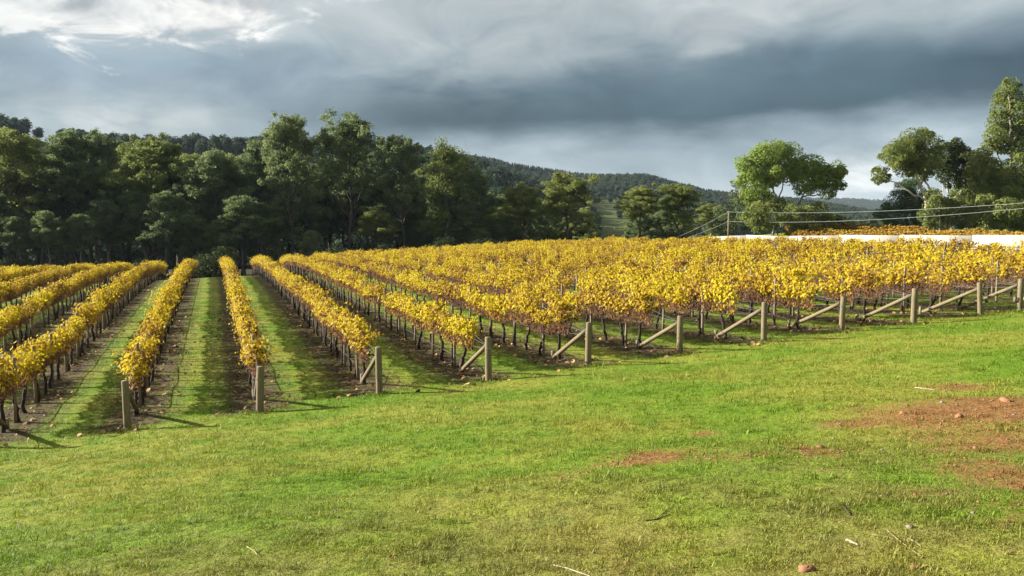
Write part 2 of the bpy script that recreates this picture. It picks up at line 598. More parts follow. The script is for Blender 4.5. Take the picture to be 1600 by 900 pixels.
M_GROUND, g = mat('turf_and_soil')
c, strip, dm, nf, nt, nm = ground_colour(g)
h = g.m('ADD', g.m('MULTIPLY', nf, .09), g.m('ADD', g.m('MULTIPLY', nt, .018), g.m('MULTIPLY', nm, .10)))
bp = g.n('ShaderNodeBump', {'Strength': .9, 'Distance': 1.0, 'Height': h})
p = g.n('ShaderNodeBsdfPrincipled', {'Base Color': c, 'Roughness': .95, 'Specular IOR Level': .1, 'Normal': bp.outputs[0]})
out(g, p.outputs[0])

M_GRASS, g = mat('grass_blades')
c, *_ = ground_colour(g)
oi = g.n('ShaderNodeObjectInfo').outputs['Random']
tn = g.n('ShaderNodeAttribute', attribute_name='tint').outputs['Fac']
c = g.mix(1.0, c, g.ramp(g.m('ADD', g.m('MULTIPLY', oi, .5), g.m('MULTIPLY', tn, .5)), [(0, (.75, .8, .6)), (.55, (1.25, 1.25, 1.1)), (1, (1.75, 1.55, 1.5))]), 'MULTIPLY')
p = g.n('ShaderNodeBsdfPrincipled', {'Base Color': c, 'Roughness': .6, 'Specular IOR Level': .2})
tr = g.n('ShaderNodeBsdfTranslucent', {'Color': c})
mx = g.n('ShaderNodeMixShader', {0: .35, 1: p.outputs[0], 2: tr.outputs[0]})
out(g, mx.outputs[0])

# ------------------------------------------------------------------ ground sheet
NX, NY = 420, 420
sx = np.linspace(-1, 1, NX)
xs = 18 * np.sinh(sx * np.arcsinh(4500 / 18))
sy = np.linspace(np.arcsinh(-400 / 18), np.arcsinh(6000 / 18), NY)
ys = 12 + 18 * np.sinh(sy)
XX, YY = np.meshgrid(xs, ys)
ZZ = ground(XX.ravel(), YY.ravel())
V = np.stack([XX.ravel(), YY.ravel(), ZZ], -1)
i = (np.arange(NY - 1)[:, None] * NX + np.arange(NX - 1)[None]).ravel()
Fq = np.stack([i, i + 1, i + NX + 1, i + NX], -1)
tag(link('ground', mesh_np('ground', V, Fq, M_GROUND, smooth=True)), 'short green turf sloping down to the vineyard', kind='structure')

# ------------------------------------------------------------------ scatter (geometry nodes)
SRC = {}


def source(name, meshes):
    c = bpy.data.collections.new(name)
    for k, me in enumerate(meshes):
        o = bpy.data.objects.new('%s_%02d' % (name, k), me)
        c.objects.link(o)
    SRC[name] = c
    return c


def scatter(name, label, pts, rz, sc, idx, coll, tilt=None):
    me = bpy.data.meshes.new(name)
    n = len(pts)
    me.vertices.add(n)
    me.vertices.foreach_set('co', np.asarray(pts, np.float32).ravel())
    rot = np.zeros((n, 3), np.float32)
    rot[:, 2] = rz
    if tilt is not None:
        rot[:, :2] = tilt
    me.attributes.new('rot', 'FLOAT_VECTOR', 'POINT').data.foreach_set('vector', rot.ravel())
    sc = np.asarray(sc, np.float32)
    if sc.ndim == 1:
        sc = np.repeat(sc[:, None], 3, 1)
    me.attributes.new('scl', 'FLOAT_VECTOR', 'POINT').data.foreach_set('vector', sc.ravel())
    me.attributes.new('pick', 'INT', 'POINT').data.foreach_set('value', np.asarray(idx, np.int32))
    o = link(name, me)
    tag(o, label, kind='stuff')
    t = bpy.data.node_groups.new(name, 'GeometryNodeTree')
    t.interface.new_socket('Geometry', in_out='INPUT', socket_type='NodeSocketGeometry')
    t.interface.new_socket('Geometry', in_out='OUTPUT', socket_type='NodeSocketGeometry')
    gi = t.nodes.new('NodeGroupInput')
    go = t.nodes.new('NodeGroupOutput')
    ci = t.nodes.new('GeometryNodeCollectionInfo')
    ci.inputs[0].default_value = coll
    ci.inputs['Separate Children'].default_value = True
    ci.inputs['Reset Children'].default_value = True
    ip = t.nodes.new('GeometryNodeInstanceOnPoints')
    ip.inputs['Pick Instance'].default_value = True

    def attr(nm, ty, sock):
        a = t.nodes.new('GeometryNodeInputNamedAttribute')
        a.data_type = ty
        a.inputs[0].default_value = nm
        t.links.new(a.outputs[0], sock)
    t.links.new(gi.outputs[0], ip.inputs['Points'])
    t.links.new(ci.outputs[0], ip.inputs['Instance'])
    attr('rot', 'FLOAT_VECTOR', ip.inputs['Rotation'])
    attr('scl', 'FLOAT_VECTOR', ip.inputs['Scale'])
    attr('pick', 'INT', ip.inputs['Instance Index'])
    t.links.new(ip.outputs[0], go.inputs[0])
    md = o.modifiers.new('scatter', 'NODES')
    md.node_group = t
    return o


# ------------------------------------------------------------------ trees
def euc_shape(seed, H, spread, bare=.35, limbs=8, per=230, leaf=.30, clump=.085, sparse=1.0):
    """a gum: trunk and limbs (Acc) and leaf clumps, base at the origin."""
    r = np.random.default_rng(seed)
    wood = Acc()
    nseg = 9
    zz = np.linspace(0, H * .88, nseg)
    wob = np.cumsum(r.normal(size=(nseg, 2)) * H * .011, 0)
    wob -= wob[0]
    tp = np.column_stack([wob, zz])
    tr = np.linspace(H * .017, H * .004, nseg)
    tr[0] *= 1.35
    tp[0, 2] = -.4
    wood.tube(tp, tr, 7)
    clumps = []

    def tpt(h):
        return np.array([np.interp(h, zz, tp[:, 0]), np.interp(h, zz, tp[:, 1]), h])

    def clump_at(p, s):
        R = H * clump * s * r.uniform(.75, 1.25)
        clumps.append((p[0], p[1], p[2] + R * .2, R * r.uniform(.95, 1.35), R * r.uniform(.95, 1.35), R * r.uniform(.6, .85), (s * sparse) ** 1.6))
    a0 = r.uniform(0, 6.28)
    for k in range(limbs):
        f = k / (limbs - 1)
        h0 = H * (bare + (.80 - bare) * f)
        az = a0 + k * 2.4 + r.uniform(-.4, .4)
        up = math.radians(r.uniform(25, 50) + 18 * f)
        L = spread * (1.0 - .45 * f ** 2) * r.uniform(.75, 1.1)
        p0 = tpt(h0)
        dirn = np.array([math.cos(az) * math.cos(up), math.sin(az) * math.cos(up), math.sin(up)])
        pts = [p0]
        for q in range(1, 5):
            dd = dirn + np.array([0, 0, .10 * q]) + r.normal(size=3) * .16
            pts.append(pts[-1] + unit(dd) * L / 4)
        pts = np.array(pts)
        r0 = np.interp(h0, zz, tr) * .62
        wood.tube(pts, np.linspace(r0, r0 * .22, 5), 5)
        clump_at(pts[-1], 1.0)
        for q in (2, 3, 3, 4):
            b = unit(dirn * .4 + r.normal(size=3) * np.array([.8, .8, .45]) + np.array([0, 0, .35]))
            e = pts[q] + b * L * r.uniform(.28, .5)
            mid = (pts[q] + e) / 2 + r.normal(size=3) * L * .04
            wood.tube(np.array([pts[q], mid, e]), np.array([r0 * .35, r0 * .25, r0 * .1]), 4)
            clump_at(e, r.uniform(.75, 1.15))
            for _ in range(3):
                e2 = e + r.normal(size=3) * L * np.array([.24, .24, .15])
                wood.tube(np.array([mid, (mid + e2) / 2 + r.normal(size=3) * .1, e2]), np.array([r0 * .2, r0 * .15, r0 * .07]), 4)
                clump_at(e2, r.uniform(.5, .95))
    for q in range(9):
        clump_at(tpt(H * .88) + np.array([*(r.normal(size=2) * spread * .16), H * r.uniform(-.06, .06)]), r.uniform(.7, 1.0))
    Vl, Fl, T = clump_leaves(clumps, per, leaf, r, .5, .35, .6, .6)
    return wood, (Vl, Fl, T)


def tree_thing(name, label, cat, wood_me, crown_me, loc, rz=0, group=None):
    t = empty(name, loc, rz)
    tag(t, label, cat, group)
    part('trunk', wood_me, t)
    part('crown', crown_me, t)
    return t


EUC = []
for k in range(7):
    Hh, spd, br = [(20, 5.2, .38), (20, 4.4, .45), (20, 6.0, .34), (20, 4.8, .30), (20, 5.6, .42), (20, 4.2, .25), (20, 5.0, .36)][k]
    wood, lv = euc_shape(100 + k, Hh, spd, br, 13, 215, .15, .048)
    EUC.append((wood.mesh('gum_trunk', [M_BARK, M_GREYB, M_BARK, M_GREYB, M_BARK, M_BARK, M_GREYB][k]), mesh_np('gum_crown', lv[0], lv[1], [M_EUC, M_EUC, M_EUCY, M_EUC, M_EUCY, M_EUC, M_EUC][k], lv[2])))
# sparse, half bare gum
wood, lv = euc_shape(140, 20, 4.6, .45, 9, 200, .17, .075, .8)
EUC.append((wood.mesh('gum_trunk', M_GREYB), mesh_np('gum_crown', lv[0], lv[1], M_EUCY, lv[2])))

TALL = []
for k, (sd, spd, br) in enumerate([(211, 5.2, .30), (222, 6.2, .36), (233, 5.6, .34)]):
    wood, lv = euc_shape(sd, 20, spd, br, 14, 185, .14, .045)
    TALL.append((wood.mesh('tall_gum_trunk', M_BARK), mesh_np('tall_gum_crown', lv[0], lv[1], M_EUC, lv[2])))

# bushes
BUSH = []
for k in range(4):
    r = np.random.default_rng(300 + k)
    cl = []
    for q in range(11):
        a = r.uniform(0, 6.28); d = r.uniform(0, 1.3)
        cl.append((d * math.cos(a), d * math.sin(a), r.uniform(.8, 2.6 - d * .5), r.uniform(.7, 1.1), r.uniform(.7, 1.1), r.uniform(.6, .9), 1))
    lv = clump_leaves(cl, 420, .085, r, .5, .35, .6, .35)
    wd = Acc()
    for q in range(4):
        a = q * 1.6
        wd.tube(np.array([[0, 0, -.2], [.2 * math.cos(a), .2 * math.sin(a), .6], [.6 * math.cos(a), .6 * math.sin(a), 1.6]]), np.array([.07, .05, .02]), 5)
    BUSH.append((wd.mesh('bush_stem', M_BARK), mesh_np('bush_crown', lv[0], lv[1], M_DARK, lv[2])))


def set_tree(kind, px, top, Y, wscale, name, label, cat, group=None, H0=20.0, rz=None, basez=None):
    a, b = ray(px, top)
    x = a * Y
    z0 = gz(x, Y) if basez is None else basez
    topz = CAMZ + b * Y
    s = max(.15, (topz - z0) / H0)
    t = empty(name, (x, Y, z0), random.uniform(0, 6.28) if rz is None else rz)
    t.scale = (s * wscale, s * wscale, s)
    tag(t, label, cat, group)
    part('trunk', kind[0], t)
    part('crown', kind[1], t)
    return t


# prominent gums of the forest edge, left to right: px, top, Y, width factor, mesh, label
for (px, top, Y, w, k, lab) in [
    (18, 203, 119, 1.0, EUC[2], 'olive green gum cut by the left edge of the photo, below the hilltop'),
    (105, 203, 123, .95, EUC[0], 'tall rounded gum left of the forest, just right of the open hill slope'),
    (150, 201, 128, .8, EUC[3], 'narrow round-topped gum breaking the skyline near the left of the forest'),
    (235, 212, 121, .95, EUC[4], 'broad olive gum behind the far ends of the left vine rows'),
    (335, 228, 118, .95, EUC[6], 'leafy gum behind the row that runs straight away at the left'),
    (408, 212, 124, .8, EUC[1], 'slim gum just left of the tallest gum of the forest'),
    (452, 176, 116, .74, TALL[0], 'tallest gum of the forest, with separate tufts above its crown'),
    (545, 180, 117, .82, TALL[1], 'tall open gum with spreading dark limbs, second in height'),
    (628, 206, 115, .80, TALL[2], 'tall gum with a forked dark trunk right of the two tallest'),
    (690, 222, 121, .9, EUC[7], 'half bare gum with twiggy pale top beside the distant ridge'),
    (745, 262, 114, .95, EUC[3], 'dense dark gum left of the wooded ridge'),
    (815, 288, 113, 1.2, EUC[4], 'low bushy gum between the dark gum and the dome-shaped gum'),
    (887, 272, 110, 1.3, EUC[2], 'dome-shaped olive gum in front of the wooded ridge'),
    (1000, 290, 107, 1.3, EUC[4], 'gum with pale branching trunk, left of the broad pair near the pole'),
    (1062, 288, 107, 1.5, EUC[2], 'broad-crowned gum just left of the wire pole'),
    (1112, 318, 118, 1.4, EUC[4], 'short gum behind the wire pole')]:
    set_tree(k, px, top, Y, w, 'gum_tree', lab, 'tree', 'gum trees of the forest edge')

envx = [-200, 0, 60, 105, 150, 235, 340, 410, 452, 500, 545, 590, 640, 700, 745, 800, 885, 940, 1000, 1060, 1110, 1150]
envy = [215, 208, 240, 208, 206, 216, 232, 222, 232, 236, 240, 242, 244, 256, 272, 292, 288, 318, 300, 298, 318, 335]
rr = random.Random(5)
GLAB = 'green gum tree in the dense forest behind the far vine rows'
for (Y0, step, drop0, drop1) in [(113, 40, 70, 125), (126, 32, 22, 75), (140, 36, 12, 50), (158, 40, 8, 40)]:
    px = -170 + rr.uniform(0, 30)
    while px < 1120:
        top = np.interp(px, envx, envy) + rr.uniform(drop0, drop1)
        Y = Y0 + rr.uniform(-5, 5)
        if not 918 < px < 985 and not (Y0 == 113 and min(abs(px - q) for q in (452, 545, 628)) < 34):
            set_tree(EUC[rr.randrange(7)], px, min(top, 372), Y, rr.uniform(.95, 1.35), 'forest_tree', GLAB, 'tree', 'gum trees filling the forest')['rank'] = (0 if Y0 < 120 else 1)
        px += step * rr.uniform(.7, 1.3)
px = -140
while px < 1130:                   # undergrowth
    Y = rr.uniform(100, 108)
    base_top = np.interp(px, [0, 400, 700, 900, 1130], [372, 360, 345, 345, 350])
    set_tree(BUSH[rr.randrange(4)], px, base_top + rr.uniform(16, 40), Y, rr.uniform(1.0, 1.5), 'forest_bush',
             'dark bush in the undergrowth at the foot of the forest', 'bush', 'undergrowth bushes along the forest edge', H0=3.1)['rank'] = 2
    px += rr.uniform(60, 130)


HERO = [(18, 'left-edge gum'), (105, 'rounded gum by the hill slope'), (235, 'broad olive gum at left'), (335, 'leafy gum behind the straight row'), (452, 'tallest gum'),
        (545, 'tall open gum'), (628, 'forked tall gum'), (690, 'half bare gum'), (745, 'dense dark gum'), (887, 'dome-shaped gum'), (1000, 'pale-branched gum'), (1062, 'broad gum by the pole')]
GR = [o for o in COL.objects if 'rank' in o]
seen = {}
for o in sorted(GR, key=lambda o: proj(*o.location)[0]):
    px = proj(*o.location)[0]
    rk = o['rank']
    ref = [h_ for h_ in HERO if h_[0] <= px]
    where = ('rightwards of the ' + ref[-1][1]) if ref else 'along the left edge'
    kk = seen[(rk, where)] = seen.get((rk, where), 0) + 1
    nm = {1: '1st', 2: '2nd', 3: '3rd'}.get(kk, '%dth' % kk)
    o['label'] = ('%s %s %s' % (nm, ['front-rank forest gum', 'rear forest gum', 'dark undergrowth bush'][rk], where))
    del o['rank']


def photo_tree(name, label, cat, base, Y, stems, clumps, leaf_m, wood_m, per=420, leaf=.17, depth=.9, group=None, seed=1, rad=.14, aspect=.5, zf=.85, spread_y=1.0, mult=2.6):
    """tree whose limbs and leaf clumps follow the photograph at depth Y; stems: lists of pixels, clumps: (px,py,r_px[,dy])."""
    r = np.random.default_rng(seed)
    b = at(base[0], base[1], Y)
    z0 = gz(b.x, Y)
    o = np.array([b.x, Y, z0])
    woods = []                     # one mesh per stem that leaves the ground
    for k, st in enumerate(stems):
        pts = []
        for q, (px, py) in enumerate(st):
            p = np.array(at(px, py, Y + (r.uniform(-.6, .6) if q else 0) * depth)) - o
            pts.append(p)
        root = k == 0 or st[0][1] >= base[1] - 3
        pts = np.array(pts)
        if root:
            pts[0][2] = min(pts[0][2], -.3)
            woods.append(Acc())
            w = woods[-1]
        else:
            near = [(np.min(((np.concatenate(w_.V) - pts[0]) ** 2).sum(1)), q_) for q_, w_ in enumerate(woods)]
            w = woods[min(near)[1]]
            vv = np.concatenate(w.V)
            pts[0] = vv[np.argmin(((vv - pts[0]) ** 2).sum(1))]
        tt = np.linspace(0, len(pts) - 1, len(pts) * 3 - 2)
        pf = np.column_stack([np.interp(tt, range(len(pts)), pts[:, c]) for c in range(3)])
        pf[1:-1] += r.normal(size=(len(pf) - 2, 3)) * rad * .35
        r0 = rad if root else rad * .55
        w.tube(pf, np.linspace(r0, r0 * .35, len(pf)), 7)
    cl = []
    for c in clumps:
        px, py, rp = c[:3]
        dy = c[3] if len(c) > 3 else r.uniform(-1, 1) * depth
        R = rp * 1.17 * Y / F_PX
        p = np.array(at(px, py, Y + dy)) - o
        main = R
        cl.append((p[0], p[1], p[2], main * .92, main * spread_y, main * zf, (rp / 22) ** 2))
        for q in range(5):         # small satellites break the outline
            d = unit(r.normal(size=3))
            pp = p + d * R * np.array([.85, .85, .75])
            s = R * r.uniform(.28, .5)
            cl.append((pp[0], pp[1], pp[2], s, s, s * .8, (rp / 22) ** 2 * .22))
        best = None                # a twig to each clump from the nearest stem
        for w in woods:
            vv = np.concatenate(w.V)
            low = vv[vv[:, 2] < p[2]]
            if len(low):
                d2 = ((low - p) ** 2).sum(1)
                if best is None or d2.min() < best[0]:
                    best = (d2.min(), low[np.argmin(d2)], w)
        if best:
            best[2].tube(np.array([best[1], (best[1] + p) / 2 + r.normal(size=3) * .15, p]), np.array([rad * .3, rad * .22, rad * .1]), 5)
    lv = clump_leaves(cl, per * mult, leaf * .92, r, aspect, .35, .85, .22)
    t = empty(name, tuple(o))
    tag(t, label, cat, group)
    for w in woods:
        part('trunk', w.mesh(name + '_trunk', wood_m), t)
    part('crown', mesh_np(name + '_crown', lv[0], lv[1], leaf_m, lv[2]), t)
    return t


photo_tree('gum_tree', 'bright green round-headed gum standing alone right of the pole', 'tree', (1205, 362), 96,
           [[(1207, 362), (1213, 335), (1215, 318), (1207, 290), (1200, 265)], [(1215, 318), (1224, 285), (1228, 262)],
            [(1213, 335), (1185, 305), (1178, 285)], [(1250, 364), (1243, 338), (1248, 315), (1262, 295), (1266, 275)], [(1248, 315), (1280, 303), (1296, 288)]],
           [(1176, 262, 24), (1200, 243, 25), (1228, 246, 25), (1178, 288, 21), (1206, 272, 26), (1233, 270, 19), (1192, 310, 15),
            (1172, 305, 13), (1262, 258, 22), (1268, 280, 20), (1251, 288, 14), (1294, 280, 22), (1306, 268, 17), (1292, 298, 14), (1312, 290, 10), (1248, 268, 14)],
           M_BRIGHT, M_GREYB, 520, .15, 1.4, 'trees on the rise at the right', 11, .17)
photo_tree('scrub_tree', 'thin grey-green scrubby tree between the pole and the lone gum', 'tree', (1150, 364), 103,
           [[(1152, 366), (1150, 335), (1154, 305), (1150, 284)], [(1150, 335), (1162, 310), (1166, 296)], [(1150, 345), (1132, 330), (1126, 318)]],
           [(1149, 287, 7), (1158, 296, 8), (1145, 303, 7), (1164, 313, 11), (1144, 322, 13), (1128, 332, 13), (1156, 340, 16), (1118, 348, 14), (1140, 352, 15), (1168, 350, 13)],
           M_EUC, M_GREYB, 300, .14, 1.4, None, 14, .11)
photo_tree('leafy_shrub', 'yellow-green shrub under the lone round-headed gum', 'shrub', (1215, 362), 93,
           [[(1215, 364), (1214, 345), (1210, 335)], [(1232, 364), (1240, 345), (1248, 335)]],
           [(1196, 345, 18), (1224, 332, 20), (1175, 340, 14), (1182, 325, 12), (1248, 338, 21), (1275, 332, 18), (1270, 348, 16), (1208, 325, 12), (1190, 352, 12), (1292, 345, 14)], M_EUCY, M_GREYB,
           420, .15, 1.0, None, 12, .1)
photo_tree('low_bush', 'dark low bush right of the shrub under the lone gum', 'bush', (1310, 360), 97,
           [[(1310, 362), (1312, 350)]], [(1305, 350, 15), (1325, 352, 13), (1345, 354, 12), (1365, 355, 11)], M_DARK, M_GREYB, 380, .14, 1, None, 13, .08)
photo_tree('white_gum', 'gum with pale leaning trunk and rounded olive crown, right of the gap', 'tree', (1449, 356), 86,
           [[(1449, 357), (1446, 330), (1446, 312), (1438, 288), (1431, 270), (1425, 250)], [(1446, 312), (1420, 298), (1398, 285), (1380, 278)],
            [(1438, 288), (1450, 268), (1448, 250)], [(1472, 357), (1463, 306), (1448, 288), (1434, 270)]],
           [(1407, 236, 21), (1430, 220, 22), (1448, 226, 20), (1424, 246, 25), (1393, 244, 15), (1446, 250, 20), (1414, 260, 17), (1438, 266, 15),
            (1374, 270, 11), (1384, 278, 8), (1372, 282, 7)],
           M_EUCY, M_PALE, 560, .13, 1.0, 'trees on the rise at the right', 21, .19)
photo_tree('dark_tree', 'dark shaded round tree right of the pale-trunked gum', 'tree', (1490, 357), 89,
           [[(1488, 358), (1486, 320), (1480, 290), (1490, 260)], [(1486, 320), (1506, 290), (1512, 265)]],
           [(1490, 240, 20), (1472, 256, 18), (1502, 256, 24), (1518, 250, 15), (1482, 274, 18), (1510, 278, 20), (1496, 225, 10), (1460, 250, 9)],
           M_DARK, M_PALE, 560, .13, 1.2, 'trees on the rise at the right', 22, .16)  # this tree's shade is put into its dark leaf colour
photo_tree('cypress', 'dense dark green conical tree behind the pale-trunked gum', 'tree', (1415, 357), 95,
           [[(1416, 358), (1417, 320), (1420, 280)]],
           [(1422, 284, 11), (1412, 297, 15), (1430, 298, 16), (1402, 316, 19), (1428, 318, 22), (1395, 338, 21), (1422, 340, 25), (1444, 340, 18), (1388, 350, 13), (1440, 320, 16)],
           M_PINE, M_GREYB, 700, .12, .8, 'trees on the rise at the right', 23, .2, .3)
photo_tree('olive_shrub', 'olive shrub with bare pale sticks in front of the dark tree', 'shrub', (1475, 357), 83,
           [[(1470, 358), (1468, 335), (1466, 300)], [(1480, 358), (1490, 325), (1500, 302)], [(1478, 358), (1476, 320), (1473, 290)]],
           [(1466, 322, 20), (1450, 336, 15), (1488, 334, 19), (1470, 345, 18), (1504, 340, 16), (1460, 302, 11), (1492, 312, 12)],
           M_EUCY, M_PALE, 380, .14, 1.2, None, 24, .09)
photo_tree('tall_gum', 'tallest tree at the right edge, a narrow tapering gum', 'tree', (1577, 357), 93,
           [[(1578, 358), (1577, 300), (1579, 230), (1578, 180), (1576, 140)], [(1577, 300), (1560, 250), (1556, 225)], [(1579, 230), (1592, 200), (1596, 180)]],
           [(1577, 134, 13), (1568, 148, 14), (1588, 152, 16), (1566, 168, 17), (1588, 176, 19), (1560, 190, 17), (1582, 198, 21), (1554, 212, 15), (1600, 205, 20),
            (1572, 222, 18), (1546, 226, 11), (1606, 235, 22), (1590, 235, 14)],
           M_EUCY, M_GREYB, 380, .15, 1.4, 'trees on the rise at the right', 25, .17)
photo_tree('spreading_gum', 'wide olive gum under the tallest tree at the right edge', 'tree', (1540, 357), 87,
           [[(1540, 358), (1540, 320), (1535, 280), (1528, 250)], [(1540, 320), (1560, 290), (1580, 262)], [(1540, 330), (1520, 300), (1515, 280)]],
           [(1530, 246, 15), (1548, 258, 16), (1525, 268, 17), (1560, 275, 18), (1540, 290, 20), (1585, 262, 20), (1600, 278, 22), (1520, 298, 16), (1568, 298, 20),
            (1596, 302, 22)],
           M_EUCY, M_PALE, 420, .15, 1.6, 'trees on the rise at the right', 26, .16)
photo_tree('thicket_tree', 'dark leafy tree filling the gap behind the right-hand shrubs', 'tree', (1535, 358), 97,
           [[(1535, 359), (1533, 330), (1530, 290)], [(1535, 335), (1565, 305), (1572, 280)], [(1535, 335), (1505, 310), (1500, 295)]],
           [(1510, 300, 20), (1538, 282, 20), (1565, 285, 22), (1530, 310, 24), (1560, 315, 24), (1590, 300, 22), (1502, 330, 20), (1535, 338, 22), (1565, 340, 22), (1595, 330, 22), (1478, 338, 16)],
           M_EUC, M_GREYB, 420, .15, 1.2, None, 28, .15)
photo_tree('roadside_shrub', 'bright shrub at the right edge below the wide gum', 'shrub', (1570, 357), 82,
           [[(1570, 358), (1568, 335)], [(1545, 358), (1540, 335)], [(1600, 358), (1602, 330)]],
           [(1530, 336, 17), (1552, 328, 19), (1575, 326, 21), (1602, 328, 22), (1562, 344, 17), (1590, 346, 17), (1535, 350, 13), (1518, 346, 13), (1625, 335, 20), (1540, 314, 13)],
           M_EUCY, M_GREYB, 420, .14, 1.2, None, 27, .09)


# ------------------------------------------------------------------ hills
def hill_mat(name, c0, c1, sc):
    m, g = mat(name)
    pos = g.n('ShaderNodeNewGeometry').outputs['Position']
    nz = g.noise(pos, sc, 6, .6)
    c = g.ramp(nz, [(.35, c0), (.65, c1)])
    p = g.n('ShaderNodeBsdfPrincipled', {'Base Color': c, 'Roughness': 1, 'Specular IOR Level': 0})
    out(g, p.outputs[0])
    return m


M_HILL = hill_mat('hill_pasture', (.060, .075, .030), (.115, .125, .050), .02)
M_HILLF = hill_mat('far_hill_scrub', (.020, .034, .022), (.040, .058, .034), .02)


def hill(name, label, sil, Yr, Yf, mat_, nz=.03, zb=-10, seed=0):
    """ridge whose crest follows the pixels sil at distance Yr, its foot at Yf."""
    r = np.random.default_rng(seed)
    pxs = np.linspace(sil[0][0], sil[-1][0], 120)
    pys = np.interp(pxs, [s[0] for s in sil], [s[1] for s in sil])
    rows = np.concatenate([np.linspace(0, 1, 26), np.linspace(1.08, 1.9, 10)])
    V = np.zeros((len(rows), len(pxs), 3))
    ph = r.uniform(0, 6.28, 6)
    for j, f in enumerate(rows):
        Y = Yf + (Yr - Yf) * f
        for i, (px, py) in enumerate(zip(pxs, pys)):
            a, b = ray(px, py)
            crest = CAMZ + b * Yr
            s = f if f <= 1 else max(0, 2 - f)
            s = s * s * (3 - 2 * s) * .6 + s * .4
            x = a * Y
            w = math.sin(px * .013 + ph[0] + f * 3) * math.sin(f * 5 + px * .005 + ph[1])
            z = zb + (crest - zb) * s + w * nz * (crest - zb) * 4 * f * max(0, 1 - f)
            V[j, i] = (x, Y, z)
    n = len(pxs)
    i = (np.arange(len(rows) - 1)[:, None] * n + np.arange(n - 1)[None]).ravel()
    o = link(name, mesh_np(name, V.reshape(-1, 3), np.stack([i, i + 1, i + n + 1, i + n], -1), mat_, smooth=True))
    tag(o, label, kind='structure')
    return V


HL = hill('hill', 'open hill slope behind the forest at the left',
          [(-500, 195), (-100, 198), (0, 203), (45, 214), (70, 222), (150, 232), (260, 240), (400, 240), (600, 248), (700, 262), (780, 285), (860, 320), (930, 350)], 420, 190, M_HILL, seed=1)
HM = hill('hill', 'wooded ridge with a clearing beyond the middle of the forest',
          [(420, 240), (640, 248), (700, 253), (760, 257), (800, 267), (860, 276), (920, 285), (1010, 284), (1050, 295), (1100, 307), (1150, 314), (1250, 322), (1400, 345)], 800, 330, M_HILL, seed=2)
HF = hill('hill', 'far blue hill seen through the gap between the trees at the right',
          [(900, 330), (1100, 312), (1250, 314), (1330, 316), (1390, 319), (1500, 322), (1700, 318), (2000, 310)], 2600, 1500, M_HILLF, seed=3)

LOW = []
for k in range(4):
    r = np.random.default_rng(500 + k)
    cl = []
    for q in range(11):
        a = r.uniform(0, 6.28); d = r.uniform(0, .26)
        cl.append((d * math.cos(a), d * math.sin(a), r.uniform(.16, .88), .2, .2, .19, 1))
    lv = clump_leaves(cl, 90, .05, r, .6, .4, .6, .4)
    wd = Acc()
    wd.tube(np.array([[0, 0, -.05], [.02, 0, .4], [0, .02, .75]]), np.array([.025, .018, .008]), 5)
    n0 = len(lv[0])
    Wv, Wf = np.concatenate(wd.V), np.concatenate(wd.F)
    LOW.append(mesh_np('far_tree', np.concatenate([lv[0], Wv]), np.concatenate([lv[1], Wf + n0]), M_FARWOOD, np.concatenate([lv[2], np.full(len(Wf), .1)])))
PINE = []
for k in range(2):
    r = np.random.default_rng(520 + k)
    cl = [(0, 0, .15 + .1 * q, .24 * (1 - q / 9.5), .24 * (1 - q / 9.5), .1, 1 - q * .08) for q in range(9)]
    lv = clump_leaves(cl, 40, .05, r, .4, .2, .8, .4)
    PINE.append(mesh_np('far_pine', lv[0], lv[1], M_FARDARK, lv[2]))
c_low = source('far_tree_source', LOW)
c_pine = source('far_pine_source', PINE)


def wood_on(HV, name, label, n, hlo, hhi, coll, nvar, seed, keep, lo=.15, hi=1.03):
    r = np.random.default_rng(seed)
    rows, cols = HV.shape[:2]
    pts, sc = [], []
    rowsf = np.concatenate([np.linspace(0, 1, 26), np.linspace(1.08, 1.9, 10)])
    while len(pts) < n:
        f = r.uniform(lo, hi)
        j = np.interp(f, rowsf, np.arange(rows))
        i = r.uniform(0, cols - 1.001)
        j0, i0 = int(j), int(i)
        fj, fi = j - j0, i - i0
        p = (HV[j0, i0] * (1 - fj) * (1 - fi) + HV[j0 + 1, i0] * fj * (1 - fi) + HV[j0, i0 + 1] * (1 - fj) * fi + HV[j0 + 1, i0 + 1] * fj * fi)
        px, py = proj(*p)
        if -150 < px < 1750 and keep(px, py, f, r):
            pts.append(p - np.array([0, 0, .3]))
            h_ = r.uniform(hlo, hhi)
            w_ = h_ * r.uniform(.85, 1.3)
            sc.append((w_, w_, h_))
    return scatter(name, label, pts, r.uniform(0, 6.28, len(pts)), np.array(sc), r.integers(0, nvar, len(pts)), coll)


def keep_mid(px, py, f, r):
    if (px - 958) ** 2 / 50 ** 2 + (py - 335) ** 2 / 30 ** 2 < 1:
        return r.random() < .03
    if (px - 870) ** 2 / 70 ** 2 + (py - (277 + (px - 870) * .06)) ** 2 / 6 ** 2 < 1:
        return r.random() < .05
    return True


